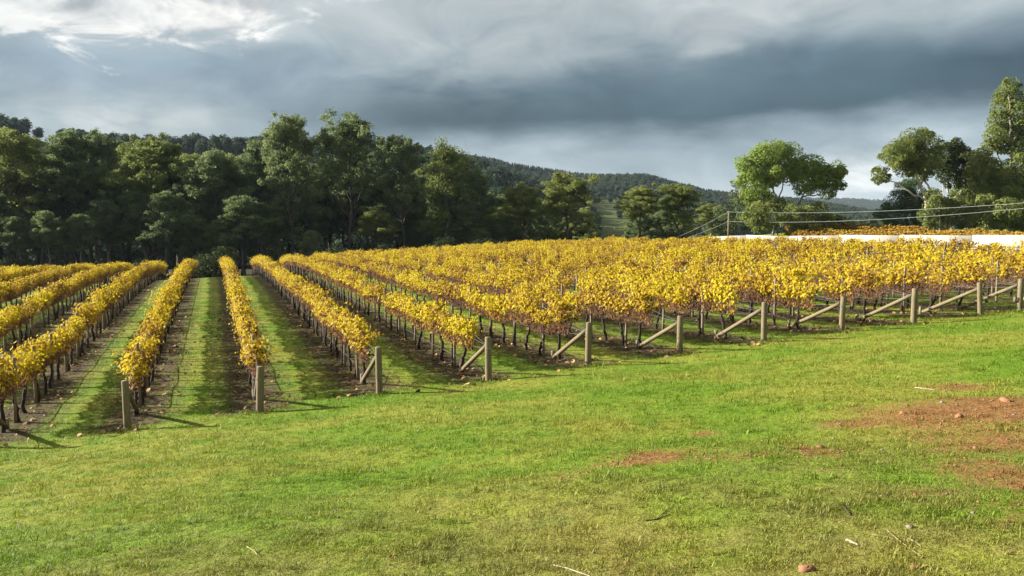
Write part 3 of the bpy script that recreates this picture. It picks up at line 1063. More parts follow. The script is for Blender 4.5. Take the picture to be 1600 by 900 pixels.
wood_on(HM, 'ridge_wood', 'mixed green wood covering the ridge beyond the forest', 7500, 5, 8.5, c_low, 4, 31, keep_mid, .2, .93)
wood_on(HM, 'ridge_pine_wood', 'dark pine plantation along the crest of the ridge', 2200, 5.5, 8.5, c_pine, 2, 32, lambda px, py, f, r: px > 690, .93, 1.03)
wood_on(HL, 'hill_wood', 'dark wood on the hilltop at the left', 2400, 5, 10, c_low, 4, 33,
        lambda px, py, f, r: f < .34 or (px < 42 and f > .75) or (px > 430 and f > .3) or (92 < px < 440 and f > .86), .0, 1.02)
wood_on(HF, 'far_wood', 'bluish wood on the far hill', 1500, 9, 15, c_low, 4, 34, lambda px, py, f, r: 1050 < px < 1500, .6, 1.02)
for (px, top, wd, lab) in [(60, 197, 1.0, 'small tree alone on the hill skyline at the far left'), (128, 208, .9, 'dark round tree on the hill skyline behind the left forest'),
                           (190, 212, .8, 'thin spindly tree on the skyline left of the forest'), (345, 217, .8, 'slender tree with bare top on the skyline mid-left')]:
    a, b = ray(px, top)
    Y = 400
    crest = float(np.interp(px, [0, 45, 70, 150, 260, 400], [203, 214, 222, 232, 240, 240]))
    z0 = CAMZ + ray(px, crest + 3)[1] * Y
    h_ = (CAMZ + b * Y - z0)
    kk = LOW[int(px) % 4] if px < 150 else None
    if kk:
        t = empty('skyline_tree', (a * Y, Y, z0)); tag(t, lab, 'tree')
        o = part('crown', kk, t); t.scale = (h_ * wd,) * 2 + (h_,)
    else:
        t = empty('skyline_tree', (a * Y, Y, z0)); tag(t, lab, 'tree')
        part('trunk', EUC[7][0], t); part('crown', EUC[7][1], t); t.scale = (h_ / 20 * wd,) * 2 + (h_ / 20,)
# thin mast on the ridge
b = at(728, 250, 800)
mt = Acc(); mt.tube(np.array([[0, 0, -2], [0, 0, 26]]), np.array([.13, .09]), 6)
for q in range(3):
    mt.tube(np.array([[-.8, 0, 14 + q * 5], [.8, 0, 14 + q * 5]]), np.array([.06, .06]), 5)
tag(link('radio_mast', mt.mesh('radio_mast', M_WIRE), loc=b), 'thin radio mast on the crest of the wooded ridge', 'mast')


# thin autumn haze
M_HAZE, g = mat('haze')
pv = g.n('ShaderNodeVolumePrincipled', {'Color': (.62, .76, .90), 'Density': .00007, 'Anisotropy': 0.0})
g.n('ShaderNodeOutputMaterial', {'Volume': pv.outputs[0]})
hv = [(x, y, z) for x in (-4700, 4700) for y in (-460, 6300) for z in (-12, 120)]
tag(link('haze', mesh_np('haze', hv, np.array([(0, 1, 3, 2), (4, 6, 7, 5), (0, 4, 5, 1), (2, 3, 7, 6), (0, 2, 6, 4), (1, 5, 7, 3)]), M_HAZE)), 'thin pale blue haze over the valley', kind='stuff')


# ------------------------------------------------------------------ white wall, track, pole and wires
def rowline(i, t):
    x, y = rowpos(i, t)
    return x, y, gz(x, y)


M_WALL, g = mat('pale_wall')
pos = g.n('ShaderNodeNewGeometry').outputs['Position']
nz = g.noise(pos, 1.2, 6, .65)
nz2 = g.noise(g.n('ShaderNodeMapping', {'Vector': pos, 'Scale': (1, 1, .25)}).outputs[0], 3, 5, .6)
c = g.mix(g.ss(nz, .4, .7), (.33, .305, .26), (.26, .24, .20))
c = g.mix(g.m('MULTIPLY', g.ss(nz2, .5, .75), .5), c, (.19, .172, .135))
p = g.n('ShaderNodeBsdfPrincipled', {'Base Color': c, 'Roughness': .9, 'Specular IOR Level': .2})
out(g, p.outputs[0])

wt = empty('white_wall', rowline(19.3, 12))
tag(wt, 'long low white panelled wall between the two vineyards at the right', 'wall')
wo = np.array(wt.location)
ts = np.arange(-2, 65, 7.3)
pk = random.Random(3)
for k in range(len(ts) - 1):
    a = np.array(rowline(19.3, ts[k])) - wo
    b = np.array(rowline(19.3, ts[k + 1] - .05)) - wo
    hh = 1.04 - .005 * ts[k]
    e3 = np.array([E[0], E[1], 0]) * .09
    V = []
    for p_ in (a, b):
        for sgn in (-1, 1):
            for z in (-.3, hh):
                V.append(p_ + e3 * sgn + np.array([0, 0, z]))
    F = [(0, 1, 5, 4), (2, 6, 7, 3), (1, 3, 7, 5), (0, 2, 3, 1), (4, 5, 7, 6), (0, 4, 6, 2)]
    part('wall_panel', mesh_np('wall_panel', V, np.array(F), M_WALL), wt)

M_TRACK, g = mat('pale_gravel')
pos = g.n('ShaderNodeNewGeometry').outputs['Position']
c = g.mix(g.noise(pos, 3, 6, .7), (.33, .29, .21), (.52, .47, .37))
p = g.n('ShaderNodeBsdfPrincipled', {'Base Color': c, 'Roughness': .95, 'Specular IOR Level': .1})
out(g, p.outputs[0])
V = []
tt = np.linspace(-30, 66, 130)
uu = np.linspace(17.4, 18.6, 6)
for t_ in tt:
    for u_ in uu:
        wob = .25 * math.sin(t_ * .7 + u_) if u_ in (uu[0], uu[-1]) else 0
        x, y = rowpos(u_ + wob / 3, t_)
        V.append((x, y, 0))
V = np.array(V)
V[:, 2] = ground(V[:, 0], V[:, 1]) + .05
n = len(uu)
i = (np.arange(len(tt) - 1)[:, None] * n + np.arange(n - 1)[None]).ravel()
tag(link('track', mesh_np('track', V, np.stack([i, i + 1, i + n + 1, i + n], -1), M_TRACK)), 'pale gravel track along the edge of the vineyard', kind='structure')

pb = at(1138, 372, 97)
pz = gz(pb.x, 97)
ptop = at(1138, 331, 97)
plow = at(1138, 346, 97)
pt = empty('utility_pole', (pb.x, 97, pz))
tag(pt, 'pale wire pole standing behind the vines, left of the lone gum', 'pole')
ac = Acc(); ac.tube(np.array([[0, 0, -.3], [0, 0, ptop.z - pz]]), np.array([.13, .10]), 8, True)
part('pole', ac.mesh('pole', M_POST), pt)
for q in range(2):
    ac = Acc()
    zc = (ptop.z if q == 0 else plow.z) - pz
    ac.tube(np.array([[-.18, 0, zc], [.18, 0, zc]]), np.array([.05, .05]), 6, True)
    part('insulator', ac.mesh('insulator', M_WIRE), pt)
for (p0, p1, sag, lab) in [(ptop, at(1700, 309, 62), .5, 'upper overhead wire running right from the pale pole'), (plow, at(1700, 315, 62), .6, 'lower overhead wire running right from the pale pole'),
                           (ptop, at(1050, 374, 104), .15, 'upper stay wire sloping down left from the pale pole'), (plow, at(1060, 376, 104), .12, 'lower stay wire sloping down left from the pale pole')]:
    q = np.linspace(0, 1, 24)[:, None]
    pts = np.array(p0) * (1 - q) + np.array(p1) * q
    pts[:, 2] -= sag * 4 * (q * (1 - q))[:, 0]
    ac = Acc(); ac.tube(pts - np.array(p0), np.full(24, .014), 5)
    tag(link('overhead_wire', ac.mesh('overhead_wire', M_WIRE), loc=p0), lab, 'wire')

# ------------------------------------------------------------------ vineyard
VS = 1.35                          # vine spacing
VT, VC, VL = [], [], []


def vine_leaves(r, n, mtl, zlo=1.20, zhi=1.86, wid=.27, size=.043):
    x = r.uniform(-.78, .78, n)
    # ragged shoots: each leaf hangs on one of the shoots
    sh = r.uniform(-.74, .74, 15)
    lean = r.normal(size=(15, 2)) * .16
    hgt = zhi - r.random(15) ** 1.4 * .50 + (r.random(15) < .18) * .2
    k = r.integers(0, 15, n)
    f = r.random(n) ** .85
    p = np.stack([sh[k] + lean[k, 0] * f * 1.3 + r.normal(size=n) * .075, lean[k, 1] * f + r.normal(size=n) * wid * .48, zlo + (hgt[k] - zlo) * f + r.normal(size=n) * .03], -1)
    side = np.stack([r.normal(size=n) * .4, np.sign(p[:, 1]) * .7 + r.normal(size=n) * .5, r.normal(size=n) * .45 + .35], -1)
    nrm = unit(side)
    # leaf hangs: its axis points down and out
    ax = unit(np.cross(nrm, np.cross(np.array([0, 0, -1.0]) + r.normal(size=(n, 3)) * .5, nrm)))
    bt = np.cross(nrm, ax)
    s = size * (.6 + .75 * r.random(n))[:, None]
    prof = [(-1.0, 0), (-.45, .95), (.15, .85), (1.05, 0), (.15, -.85), (-.45, -.95)]
    V = np.stack([p + ax * s * a + bt * s * b - nrm * s * (.28 * abs(b)) for a, b in prof], 1).reshape(-1, 3)
    b0 = np.arange(n)[:, None] * 6
    F = np.concatenate([b0 + np.array([[0, 1, 2, 3]]), b0 + np.array([[0, 3, 4, 5]])], 1).reshape(-1, 4)
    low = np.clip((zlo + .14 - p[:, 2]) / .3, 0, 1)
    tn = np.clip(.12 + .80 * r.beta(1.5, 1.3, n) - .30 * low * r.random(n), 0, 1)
    tn[r.random(n) < .05] = .03
    if zlo > .9:                   # withered leaves left in the fruit zone
        w_ = r.random(n) < .25
        V = V.reshape(n, 6, 3)
        V[w_, :, 2] += (r.uniform(.84, 1.27, n) - p[:, 2])[w_, None]
        V[w_, :, 1] -= (p[:, 1] * .45)[w_, None]
        V[w_] = p[w_, None] * np.array([1, .55, 0]) + np.array([0, 0, 1]) * V[w_][:, :, 2:3] + (V[w_] - V[w_].mean(1, keepdims=True)) * np.array([.75, .75, 0])
        tn[w_] = r.uniform(0, .16, n)[w_]
        V = V.reshape(-1, 3)
    return mesh_np('vine_leaves', V, F, mtl, np.repeat(tn, 2))


for k in range(8):
    r = np.random.default_rng(700 + k)
    a = Acc()
    lean = r.uniform(-.28, .28)
    tp = np.array([[lean * 1.0, r.normal() * .02, -.08], [lean * .75 + r.normal() * .03, r.normal() * .03, .2], [lean * .35 + r.normal() * .05, r.normal() * .04, .48],
                   [r.normal() * .03, 0, .70], [0, 0, .84]])
    tt_ = np.linspace(0, 4, 13)
    tpf = np.column_stack([np.interp(tt_, range(5), tp[:, c]) for c in range(3)]) + r.normal(size=(13, 3)) * .008
    a.tube(tpf, np.linspace(.05, .033, 13) * (1 + .25 * r.random(13)), 7)
    for sg in (-1, 1):             # cordon arms
        m = 8
        q = np.linspace(0, 1, m)
        cp = np.column_stack([sg * q * .72, r.normal(size=m) * .018, .80 + .10 * np.sin(q * 2.2) + r.normal(size=m) * .012])
        cp[0] = (0, 0, .76)
        a.tube(cp, np.linspace(.03, .016, m), 5)
    VT.append(a.mesh('vine_trunk', M_VTRUNK))
    a = Acc()
    for q in range(20):            # canes climbing from the cordon
        x0 = r.uniform(-.72, .72)
        h_ = r.uniform(.45, 1.0)
        ln = r.normal(size=2) * .13
        a.tube(np.array([[x0, r.normal() * .02, .86], [x0 + ln[0] * .5, ln[1] * .6, .86 + h_ * .55], [x0 + ln[0] * 1.4, ln[1] * 1.4, .86 + h_]]), np.array([.008, .006, .003]), 3)
    for q in range(95):            # short bare twigs and hanging tendrils of the fruit zone
        x0 = r.uniform(-.76, .76)
        dv = np.array([r.normal() * .12, r.normal() * .13, r.uniform(-.12, .42)])
        p0_ = np.array([x0, r.normal() * .03, r.uniform(.80, 1.0)])
        a.tube(np.array([p0_, p0_ + dv * .6 + r.normal(size=3) * .03, p0_ + dv]), np.array([.010, .008, .005]), 3)
    VC.append(a.mesh('vine_canes', M_CANE, smooth=False))
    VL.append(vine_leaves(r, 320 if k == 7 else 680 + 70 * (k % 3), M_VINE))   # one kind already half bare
# combined whole-vine meshes for the far rows
WHOLE = []
for k in range(4):
    def grab(me):
        co = np.zeros(len(me.vertices) * 3, np.float32); me.vertices.foreach_get('co', co)
        li = np.zeros(len(me.loops), np.int32); me.loops.foreach_get('vertex_index', li)
        return co.reshape(-1, 3), li.reshape(-1, 4)
    me = bpy.data.meshes.new('whole_vine')
    Vs, Fs, mi, n0, tn = [], [], [], 0, []
    for j, src in enumerate((VT[k], VC[k], VL[k])):
        co, f = grab(src)
        Vs.append(co); Fs.append(f + n0); n0 += len(co); mi.append(np.full(len(f), j))
        if j == 2:
            tv = np.zeros(len(f), np.float32); src.attributes['tint'].data.foreach_get('value', tv); tn.append(tv)
        else:
            tn.append(np.zeros(len(f), np.float32))
    me = mesh_np('whole_vine', np.concatenate(Vs), np.concatenate(Fs), None, np.concatenate(tn))
    for mm in (M_VTRUNK, M_CANE, M_VINE):
        me.materials.append(mm)
    me.polygons.foreach_set('material_index', np.concatenate(mi).astype(np.int32))
    WHOLE.append(me)
c_vine = source('vine_source', WHOLE)
r = np.random.default_rng(790)
c_rust = source('rusty_vine_source', [vine_leaves(r, 330, M_VINE2, .5, 1.55, .3, .085) for _ in range(3)])

POST_PX = [189, 403, 598, 766, 921, 1062, 1191, 1314, 1427, 1528]
ROW_I = {i: float(i) for i in range(-9, 16)}
ROW_I[10] = 9.62                   # the last post in frame stands closer
for i in range(11, 16):
    ROW_I[i] = 10.62 + (i - 11)
ORD = ['first', 'second', 'third', 'fourth', 'fifth', 'sixth', 'seventh', 'eighth', 'ninth', 'tenth', 'eleventh']


def row_name(i):
    if 0 <= i <= 10:
        return 'in row of %s end post from left' % ORD[i]
    if i < 0:
        return 'in %s row left of leftmost end post' % ORD[-i - 1]
    return 'in %s row behind rightmost end post' % ORD[i - 11]


def nth(n):
    return '%d%s' % (n, 'th' if 10 <= n % 100 <= 20 else {1: 'st', 2: 'nd', 3: 'rd'}.get(n % 10, 'th'))


vines, posts = [], []
vr = random.Random(17)
for i, ii in ROW_I.items():
    L = ROW_LEN + vr.uniform(-1.2, 1.2)
    t = 2.3 + vr.uniform(-.25, .25)
    k = 0
    while t < L:
        k += 1
        x, y = rowpos(ii, t)
        z = gz(x, y)
        px, py = proj(x, y, z + 1)
        if -110 < px < 1730 and (k < 3 or vr.random() > .035):
            vines.append((math.hypot(x, y), i, k, x, y, z, px))
        t += VS * vr.uniform(.95, 1.05)
    t = 3.4
    k = 0
    while t < L + 1:
        k += 1
        x, y = rowpos(ii, t)
        z = gz(x, y)
        px, py = proj(x, y, z + 1)
        if -60 < px < 1660:
            posts.append((math.hypot(x, y), i, k, x, y, z))
        t += VS * 2
inview = lambda v: -10 < v[6] < 1610
vines.sort(key=lambda v: v[0] + (0 if inview(v) else 1000))
ANGD = math.atan2(D[1], D[0])
PROTO = []
for k in range(8):
    PROTO.append(None)
NEAR = 300
for n, (d_, i, k, x, y, z, px) in enumerate(vines[:NEAR]):
    v = 7 if (i >= 9 and vr.random() < .55) else vr.choice([0, 1, 2, 3, 4, 5, 6, 0, 1, 2, 3, 4, 5, 6, 7])
    lab = 'yellow grapevine, %s from headland, %s' % (nth(k), row_name(i))
    if PROTO[v] is None:
        t = empty('grapevine', (x, y, z), 0)
        part('trunk', VT[v], t); part('canes', VC[v], t); part('leaves', VL[v], t)
        PROTO[v] = t
    else:
        t = copy_tree(PROTO[v])
        t.location = (x, y, z)
    t.rotation_euler = (0, 0, ANGD + (math.pi if vr.random() < .5 else 0) + vr.uniform(-.05, .05))
    s = vr.uniform(.86, 1.10)
    t.scale = (1, vr.uniform(.9, 1.15), s)
    tag(t, lab, 'grapevine', 'grapevines in the near parts of the rows')
rest = vines[NEAR:]
pts = [(x, y, z) for (_, i, k, x, y, z, _p) in rest]
m = len(pts)
rz = ANGD + RNG.integers(0, 2, m) * math.pi + RNG.uniform(-.05, .05, m)
sc = np.stack([np.ones(m) * 1.02, RNG.uniform(.9, 1.2, m), RNG.uniform(.92, 1.08, m)], -1)
scatter('grapevine_rows', 'yellow vine rows running away to the forest', pts, rz, sc, RNG.integers(0, 4, m), c_vine)
# rusty vines beyond the white wall
pts = []
for u_ in (20.6, 21.6, 22.6, 23.6):
    for t_ in np.arange(0, 60, 1.2):
        x, y = rowpos(u_, t_)
        p_ = proj(x, y, gz(x, y) + 1)
        if 1230 < p_[0] < 1750:
            pts.append((x, y, gz(x, y)))
m = len(pts)
scatter('rusty_grapevine_rows', 'rust and gold vine rows beyond the white wall', pts, ANGD + RNG.uniform(-.1, .1, m), np.stack([np.ones(m), np.ones(m), RNG.uniform(.53, .68, m)], -1), RNG.integers(0, 3, m), c_rust)

# trellis posts
posts.sort()
a = Acc()
zz = np.array([-.3, .5, 1.2, 1.74, 1.755])
a.tube(np.column_stack([np.zeros(5) + np.array([0, .004, -.003, 0, 0]), np.array([0, -.003, .004, 0, 0]), zz]), np.array([.047, .046, .045, .043, .036]), 9, True)
TP = a.mesh('trellis_post', M_TPOST)
first = None
for (d_, i, k, x, y, z) in posts[:300]:
    if first is None:
        o = first = link('trellis_post', TP)
    else:
        o = first.copy()
        COL.objects.link(o)
    o.location = (x, y, z)
    o.rotation_euler = (vr.gauss(0, .018), vr.gauss(0, .018), vr.uniform(0, 6.28))
    o.scale = (1, 1, vr.uniform(.92, 1.06))
    tag(o, 'brown trellis post, %s from headland, %s' % (nth(k), row_name(i)), 'post', 'trellis posts along the vine rows')
if len(posts) > 300:
    c_post = source('trellis_post_source', [TP])
    pp = posts[300:]
    scatter('trellis_posts', 'far trellis posts in the vine rows', [(p[3], p[4], p[5]) for p in pp], np.zeros(len(pp)), np.ones(len(pp)), np.zeros(len(pp)), c_post)

# end posts with braces
POST_H = 1.2
for i in range(-1, 12):
    ii = ROW_I[i]
    x, y = rowpos(ii, 0)
    z = gz(x, y)
    t = empty('end_post', (x, y, z), ANGD)
    pr = random.Random(50 + i)
    lab = ('pale timber end post with brace, %s from the left' % ORD[i]) if 0 <= i <= 10 else ('timber end post just outside the left edge' if i < 0 else 'timber end post just outside the right edge')
    tag(t, lab, 'post', 'braced end posts along the headland')
    hh = POST_H + pr.uniform(-.07, .06)
    a = Acc()
    zz = np.array([-.4, 0, .4, .8, hh - .015, hh])
    lx, ly = pr.uniform(-.045, .045), pr.uniform(-.05, .05)
    R = .088 + pr.uniform(-.008, .008)
    a.tube(np.column_stack([lx * zz, ly * zz, zz]), np.array([R * 1.03, R * 1.02, R, R, R * .98, R * .9]), 16, True)
    part('post', a.mesh('end_post', M_POST), t)
    xf, yf = rowpos(ii, 2.45)
    zf = gz(xf, yf) - z
    a = Acc()
    P1 = np.array([.09, 0, hh - .22]); P2 = np.array([2.45, pr.uniform(-.03, .03), zf + .08])
    q = np.linspace(0, 1, 6)[:, None]
    a.tube(P1 * (1 - q) + P2 * q, np.array([.062, .063, .064, .065, .066, .064]), 12, True)
    part('brace_rail', a.mesh('brace_rail', M_POST), t)
    a = Acc()
    a.tube(np.array([[2.56, .02, zf - .2], [2.56, .02, zf + .26], [2.56, .02, zf + .27]]), np.array([.06, .06, .05]), 9, True)
    part('foot_stake', a.mesh('foot_stake', M_TPOST), t)
    a = Acc()                      # wire tied round the head of the post down to the stake
    th = np.linspace(0, 6.3, 13)
    a.tube(np.column_stack([np.cos(th) * (R + .006), np.sin(th) * (R + .006), np.full(13, hh - .30)]), np.full(13, .005), 4)
    a.tube(np.array([[R, 0, hh - .3], [2.5, .02, zf + .12]]), np.array([.004, .004]), 4)
    part('tie_wire', a.mesh('tie_wire', M_WIRE), t)

# trellis wires and drip hose, one set per row
for i, ii in ROW_I.items():
    ts = np.concatenate([[0.0], np.arange(3.4, ROW_LEN + 1, 2.7)])
    P_ = np.array([rowpos(ii, t_) for t_ in ts])
    Z_ = ground(P_[:, 0], P_[:, 1])
    keep = [k for k in range(len(ts)) if -200 < proj(P_[k, 0], P_[k, 1], Z_[k])[0] < 1800]
    if len(keep) < 2:
        continue
    o3 = np.array([P_[keep[0], 0], P_[keep[0], 1], Z_[keep[0]]])
    t = empty('trellis_wires', tuple(o3))
    tag(t, 'thin trellis wires along vines %s' % row_name(i), 'wire', 'trellis wires of the rows')
    for hz in (.86, 1.25, 1.6):
        hz0 = np.array([min(hz, .95) if keep[0] == 0 and k == keep[0] else hz for k in keep])
        a = Acc(); a.tube(np.column_stack([P_[keep], Z_[keep] + hz0]) - o3, np.full(len(keep), .0035), 3)
        part('wire', a.mesh('wire', M_WIRE), t)
    a = Acc()
    tk = [k for k in keep if k > 0]
    if len(tk) > 1:
        q = np.column_stack([P_[tk], Z_[tk] + .42])
        a.tube(q - o3, np.full(len(tk), .011), 4)
        a.tube(np.array([q[0], q[0] - np.array([D[0] * 1.6, D[1] * 1.6, .12]), q[0] - np.array([D[0] * 2.4, D[1] * 2.4, .40])]) - o3, np.full(3, .011), 4)
        part('drip_hose', a.mesh('drip_hose', M_HOSE), t)

# ------------------------------------------------------------------ grass
TUFT = []
for k in range(6):
    r = np.random.default_rng(900 + k)
    n = 16
    a = r.uniform(0, 6.28, n)
    rad = r.random(n) ** .5 * .055
    b = np.stack([rad * np.cos(a), rad * np.sin(a), np.full(n, -.006)], -1)
    ln = r.uniform(.014, .050, n)
    th = r.uniform(.25, 1.25, n)
    az_ = r.uniform(0, 6.28, n)
    dv = np.stack([np.sin(th) * np.cos(az_), np.sin(th) * np.sin(az_), np.cos(th)], -1)
    w = np.stack([-np.sin(az_), np.cos(az_), np.zeros(n)], -1) * r.uniform(.0018, .0035, n)[:, None]
    mid = b + dv * ln[:, None] * .6
    tip = b + dv * ln[:, None] + np.array([0, 0, -.25]) * ln[:, None] * np.sin(th)[:, None]
    V = np.stack([b - w, b + w, mid + w * .8, mid - w * .8, tip], 1).reshape(-1, 3)
    b0 = np.arange(n)[:, None] * 5
    F4 = b0 + np.array([[0, 1, 2, 3]])
    F3 = b0 + np.array([[3, 2, 4]])
    tn = r.random(n)
    TUFT.append(mesh_np('grass_tuft', V, [F4, F3], M_GRASS, np.concatenate([tn, tn])))
c_tuft = source('tuft_source', TUFT)
# vectorised scatter: sample by depth bands in the view wedge
P_all, S_all = [], []
r = np.random.default_rng(77)


def dirtmask(x, y):
    m_ = np.zeros(len(x))
    for (cx, cy, rx, ry, kk) in DIRT:
        m_ = np.maximum(m_, kk * np.exp(-((x - cx) / rx) ** 2 - ((y - cy) / (ry * 1.15)) ** 2))
    return m_


for (y0, y1, dens, s0, s1) in [(3.6, 7, 620, .75, 1.25), (7, 10.5, 330, .8, 1.4), (10.5, 15, 190, .9, 1.7), (15, 22, 105, 1.0, 2.1), (22, 32, 46, 1.2, 2.6), (32, 50, 16, 1.6, 3.0)]:
    hw = y1 * .70 + 1.5
    n = int(dens * (y1 - y0) * 2 * hw)
    x = r.uniform(-hw, hw, n); y = r.uniform(y0, y1, n)
    ok = np.abs(x) < y * .68 + 1.2
    x, y = x[ok], y[ok]
    u = (x * E[0] + y * E[1] - U0) / SP
    t = x * D[0] + y * D[1] - T0
    k = np.abs((u + 100.5) % 1 - .5) * SP
    strip = (k < .62) & (t > .3)
    patch = .5 + .5 * np.sin(x * .9 + 1.3 * np.sin(y * .7)) * np.sin(y * 1.1 + np.sin(x * .5) * 1.5)
    lump0 = np.array([mnoise.noise(Vector((a * 1.8, b * 3.2, 5.0))) for a, b in zip(x, y)])
    pr_ = np.where(strip, .10, 1.0) * np.clip(1.15 - dirtmask(x, y) * 1.35 * (.75 + 1.5 * lump0), .03, 1) * (.55 + .45 * patch)
    ok = r.random(len(x)) < pr_
    x, y = x[ok], y[ok]
    P_all.append(np.stack([x, y, ground(x, y)], -1))
    lump = np.array([mnoise.noise(Vector((a * 2.6, b * 4.2, 3.0))) + .6 * mnoise.noise(Vector((a * 7, b * 10, 8.0))) for a, b in zip(x, y)])
    S_all.append(np.clip(.95 + .95 * lump, .5, 1.7) * r.uniform(s0, s1, len(x)) * (.75 + .5 * r.random(len(x)) ** 3))
P_all = np.concatenate(P_all); S_all = np.concatenate(S_all)
m = len(P_all)
scatter('grass', 'short green grass blades', P_all, r.uniform(0, 6.28, m), S_all, r.integers(0, 6, m), c_tuft)
print('tufts', m)

# longer grass round posts and vine feet
pts, sc = [], []
for i in range(-1, 12):
    x0, y0 = rowpos(ROW_I[i], 0)
    for q in range(46):
        a = r.uniform(0, 6.28); d_ = .1 + abs(r.normal()) * .22
        pts.append((x0 + d_ * math.cos(a), y0 + d_ * math.sin(a)))
        sc.append(r.uniform(1.8, 3.6))
for (d_, i, k, x0, y0, z0, px) in vines[:160]:
    for q in range(4):
        pts.append((x0 + r.normal() * .4, y0 + r.normal() * .4)); sc.append(r.uniform(1.2, 2.4))
pts = np.array(pts)
scatter('long_grass', 'longer grass round the posts and vine feet', np.column_stack([pts, ground(pts[:, 0], pts[:, 1])]), r.uniform(0, 6.28, len(pts)), np.array(sc), r.integers(0, 6, len(pts)), c_tuft)

# fallen vine leaves on the soil strips
M_FALL = foliage('fallen_leaves', [(0, (.08, .045, .025)), (.5, (.22, .13, .06)), (1, (.48, .32, .12))], .1)
FL = []
for k in range(4):
    rr_ = np.random.default_rng(950 + k)
    prof = np.array([(-1.0, 0), (-.45, .95), (.15, .85), (1.05, 0), (.15, -.85), (-.45, -.95)])
    V = np.column_stack([prof * .05, .012 + rr_.random(6) * .025])
    FL.append(mesh_np('fallen_leaf', V, np.array([[0, 1, 2, 3], [0, 3, 4, 5]]), M_FALL, np.full(2, k / 3.0)))
c_fall = source('fallen_source', FL)
pts = []
for i in range(-4, 11):
    nn = 380
    t_ = r.uniform(-.6, 26, nn); o_ = r.normal(size=nn) * .55
    p_ = P0[None] + E[None] * (SP * ROW_I[i] + o_)[:, None] + D[None] * t_[:, None]
    pts.append(p_)
pts = np.concatenate(pts)
m = len(pts)
scatter('fallen_leaves', 'fallen brown and yellow leaves under the vines', np.column_stack([pts, ground(pts[:, 0], pts[:, 1]) + .012]), r.uniform(0, 6.28, m), r.uniform(.7, 1.5, m), r.integers(0, 4, m), c_fall, r.normal(size=(m, 2)) * .5)

# straw, clods, pebbles
M_STRAW = bark('dry_straw', (.16, .12, .055), (.36, .29, .15), 20, 1)
M_STONE = bark('red_stone', (.20, .085, .04), (.42, .22, .12), 14, 1)
M_STONEP = bark('pale_stone', (.18, .14, .10), (.36, .30, .22), 14, 1)


def stone_mesh(seed, mtl):
    rr_ = np.random.default_rng(seed)
    u = np.linspace(0, math.pi, 6); w = np.linspace(0, 2 * math.pi, 9)[:-1]
    V = np.array([[math.sin(a) * math.cos(b), math.sin(a) * math.sin(b), math.cos(a)] for a in u for b in w])
    lob = unit(rr_.normal(size=(9, 3)))
    V *= (1 + .13 * rr_.normal(size=len(V)))[:, None]
    V *= (.7 + .45 * np.max(V @ lob.T, 1) ** 2)[:, None] * np.array([1, .8, .6])
    F = [[i * 8 + j, i * 8 + (j + 1) % 8, (i + 1) * 8 + (j + 1) % 8, (i + 1) * 8 + j] for i in range(5) for j in range(8)]
    return mesh_np('stone', V, np.array(F), mtl)


c_clod = source('clod_source', [stone_mesh(1, M_STONE), stone_mesh(2, M_STONE), stone_mesh(3, M_STONEP), stone_mesh(4, M_STONE)])
pts, sc = [], []
while len(pts) < 2600:
    d_ = DIRT[r.choice(len(DIRT), p=np.array([q[4] * q[2] for q in DIRT]) / sum(q[4] * q[2] for q in DIRT))]
    x = d_[0] + r.normal() * d_[2] * .65; y = d_[1] + r.normal() * d_[3] * .75
    pts.append((x, y)); sc.append(.004 + .013 * r.random() ** 4 + (.02 * r.random() if r.random() < .02 else 0))
pts = np.array(pts)
scatter('gravel', 'red clods and gravel on the bare earth patches', np.column_stack([pts, ground(pts[:, 0], pts[:, 1]) + .003]), r.uniform(0, 6.28, len(pts)), np.array(sc), r.integers(0, 4, len(pts)), c_clod)
ST = []
for k in range(3):
    a = Acc(); rr_ = np.random.default_rng(970 + k)
    a.tube(np.array([[-.06, 0, .012], [0, rr_.normal() * .012, .02], [.06, 0, .014]]), np.array([.0012, .0014, .0008]), 3)
    ST.append(a.mesh('straw', M_STRAW))
c_straw = source('straw_source', ST)
n = 1500
y = r.uniform(4.2, 14, n) ; x = r.uniform(-.62, .68, n) * y
ok = r.random(n) < np.clip(.25 + .5 * (x / y > -.1) + .3 * (y < 8), 0, 1)
x, y = x[ok], y[ok]
scatter('straw', 'dry straw scattered over the turf', np.column_stack([x, y, ground(x, y)]), r.uniform(0, 6.28, len(x)), r.uniform(.25, 1.0, len(x)), r.integers(0, 3, len(x)), c_straw, r.normal(size=(len(x), 2)) * .15)

# single sticks and stones one can point to
def stick(pxs, rad, name, lab, cat, mtl, lift=.007, twigs=()):
    P3 = []
    for (px, py) in pxs:
        x, y = hit(px, py); P3.append((x, y, gz(x, y) + lift))
    P3 = np.array(P3); o3 = P3.mean(0); o3[2] -= lift
    a = Acc()
    tt_ = np.linspace(0, len(P3) - 1, len(P3) * 3 - 2)
    pf = np.column_stack([np.interp(tt_, range(len(P3)), P3[:, c]) for c in range(3)])
    a.tube(pf - o3, np.linspace(rad, rad * .6, len(pf)), 6, True)
    for tw in twigs:
        q = np.array([(lambda xy: (xy[0], xy[1], gz(*xy) + lift))(hit(*p_)) for p_ in tw])
        a.tube(q - o3, np.linspace(rad * .6, rad * .35, len(q)), 5, True)
    tag(link(name, a.mesh(name, mtl), loc=tuple(o3)), lab, cat)


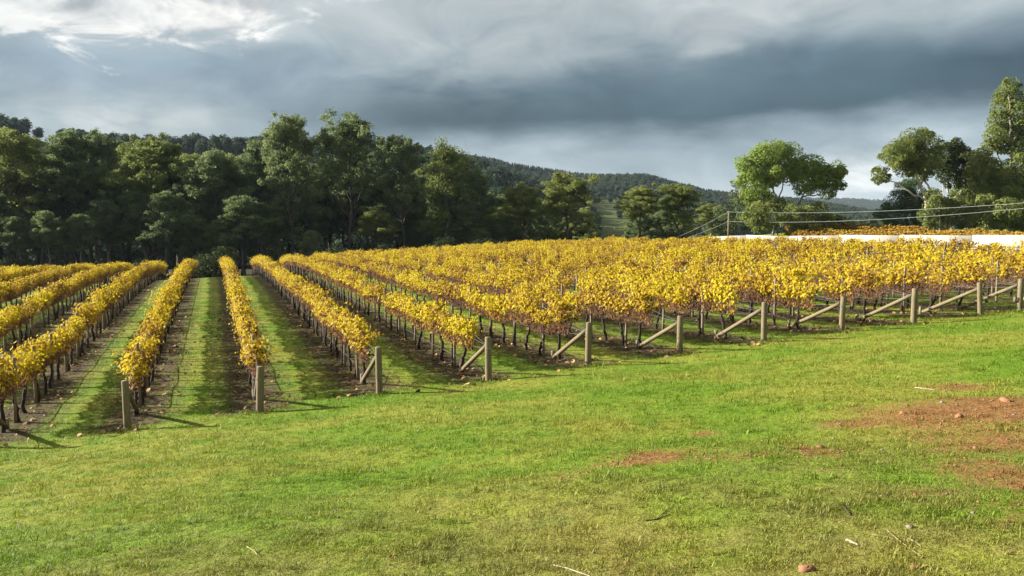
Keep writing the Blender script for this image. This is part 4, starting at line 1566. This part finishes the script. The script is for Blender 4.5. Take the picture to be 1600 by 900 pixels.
M_CHIP = bark('bleached_wood', (.20, .165, .11), (.46, .40, .29), 45, .5)
M_DKW = bark('dark_wood', (.03, .024, .018), (.09, .07, .05), 20, .4)
stick([(1323, 845), (1332, 849), (1341, 853)], .011, 'wood_chip', 'bleached white wood chip on the turf, bottom right', 'wood chip', M_CHIP)
stick([(1385, 830), (1405, 847), (1425, 862), (1440, 872)], .004, 'twig', 'long thin forked pale twig on the turf, bottom right', 'twig', M_STRAW, .012, [[(1363, 838), (1385, 841), (1402, 846)]])
stick([(1418, 842), (1430, 848), (1439, 855)], .006, 'stick', 'short pale stick just right of the forked twig', 'stick', M_CHIP)
stick([(862, 884), (885, 889), (908, 897), (925, 903)], .006, 'dry_stem', 'pale dry stem at the bottom edge of the photo', 'stick', M_CHIP)
stick([(1314, 789), (1322, 798), (1329, 806)], .010, 'dark_stick', 'dark broken stick in the grass above the white chip', 'stick', M_DKW, .008)
stick([(1005, 815), (1025, 813), (1048, 805)], .007, 'branch', 'grey fallen branch in the grass, lower middle', 'branch', M_DKW, .008, [[(1025, 813), (1040, 800), (1052, 792)]])
stick([(386, 858), (397, 864), (403, 872)], .005, 'root', 'pale bent root in the turf, bottom left of centre', 'root', M_STRAW, .02, [[(397, 864), (406, 857)]])
stick([(1430, 606), (1446, 608), (1462, 610)], .012, 'fallen_stick', 'pale stick beside the upper red earth patch', 'stick', M_CHIP)
for k, (px, py, s, lab, mtl) in enumerate([(1262, 892, .045, 'brown clod at the bottom edge of the photo', M_STONE), (1427, 888, .035, 'orange stone in the bottom right grass', M_STONE),
                                         (1421, 825, .030, 'pale stone right of the white wood chip', M_STONEP), (1410, 647, .05, 'small stone on the red earth patch', M_STONE),
                                         (1498, 652, .06, 'reddish stone in the middle of the red earth', M_STONE), (1572, 627, .07, 'largest stone at the right on the red earth', M_STONE),
                                         (1283, 700, .045, 'dark stone right of the long red scrape', M_STONE)]):
    x, y = hit(px, py)
    o = link('stone', stone_mesh(40 + k, mtl), loc=(x, y, gz(x, y) + s * .15))
    o.scale = (s,) * 3
    o.rotation_euler = (0, 0, k)
    tag(o, lab, 'stone')
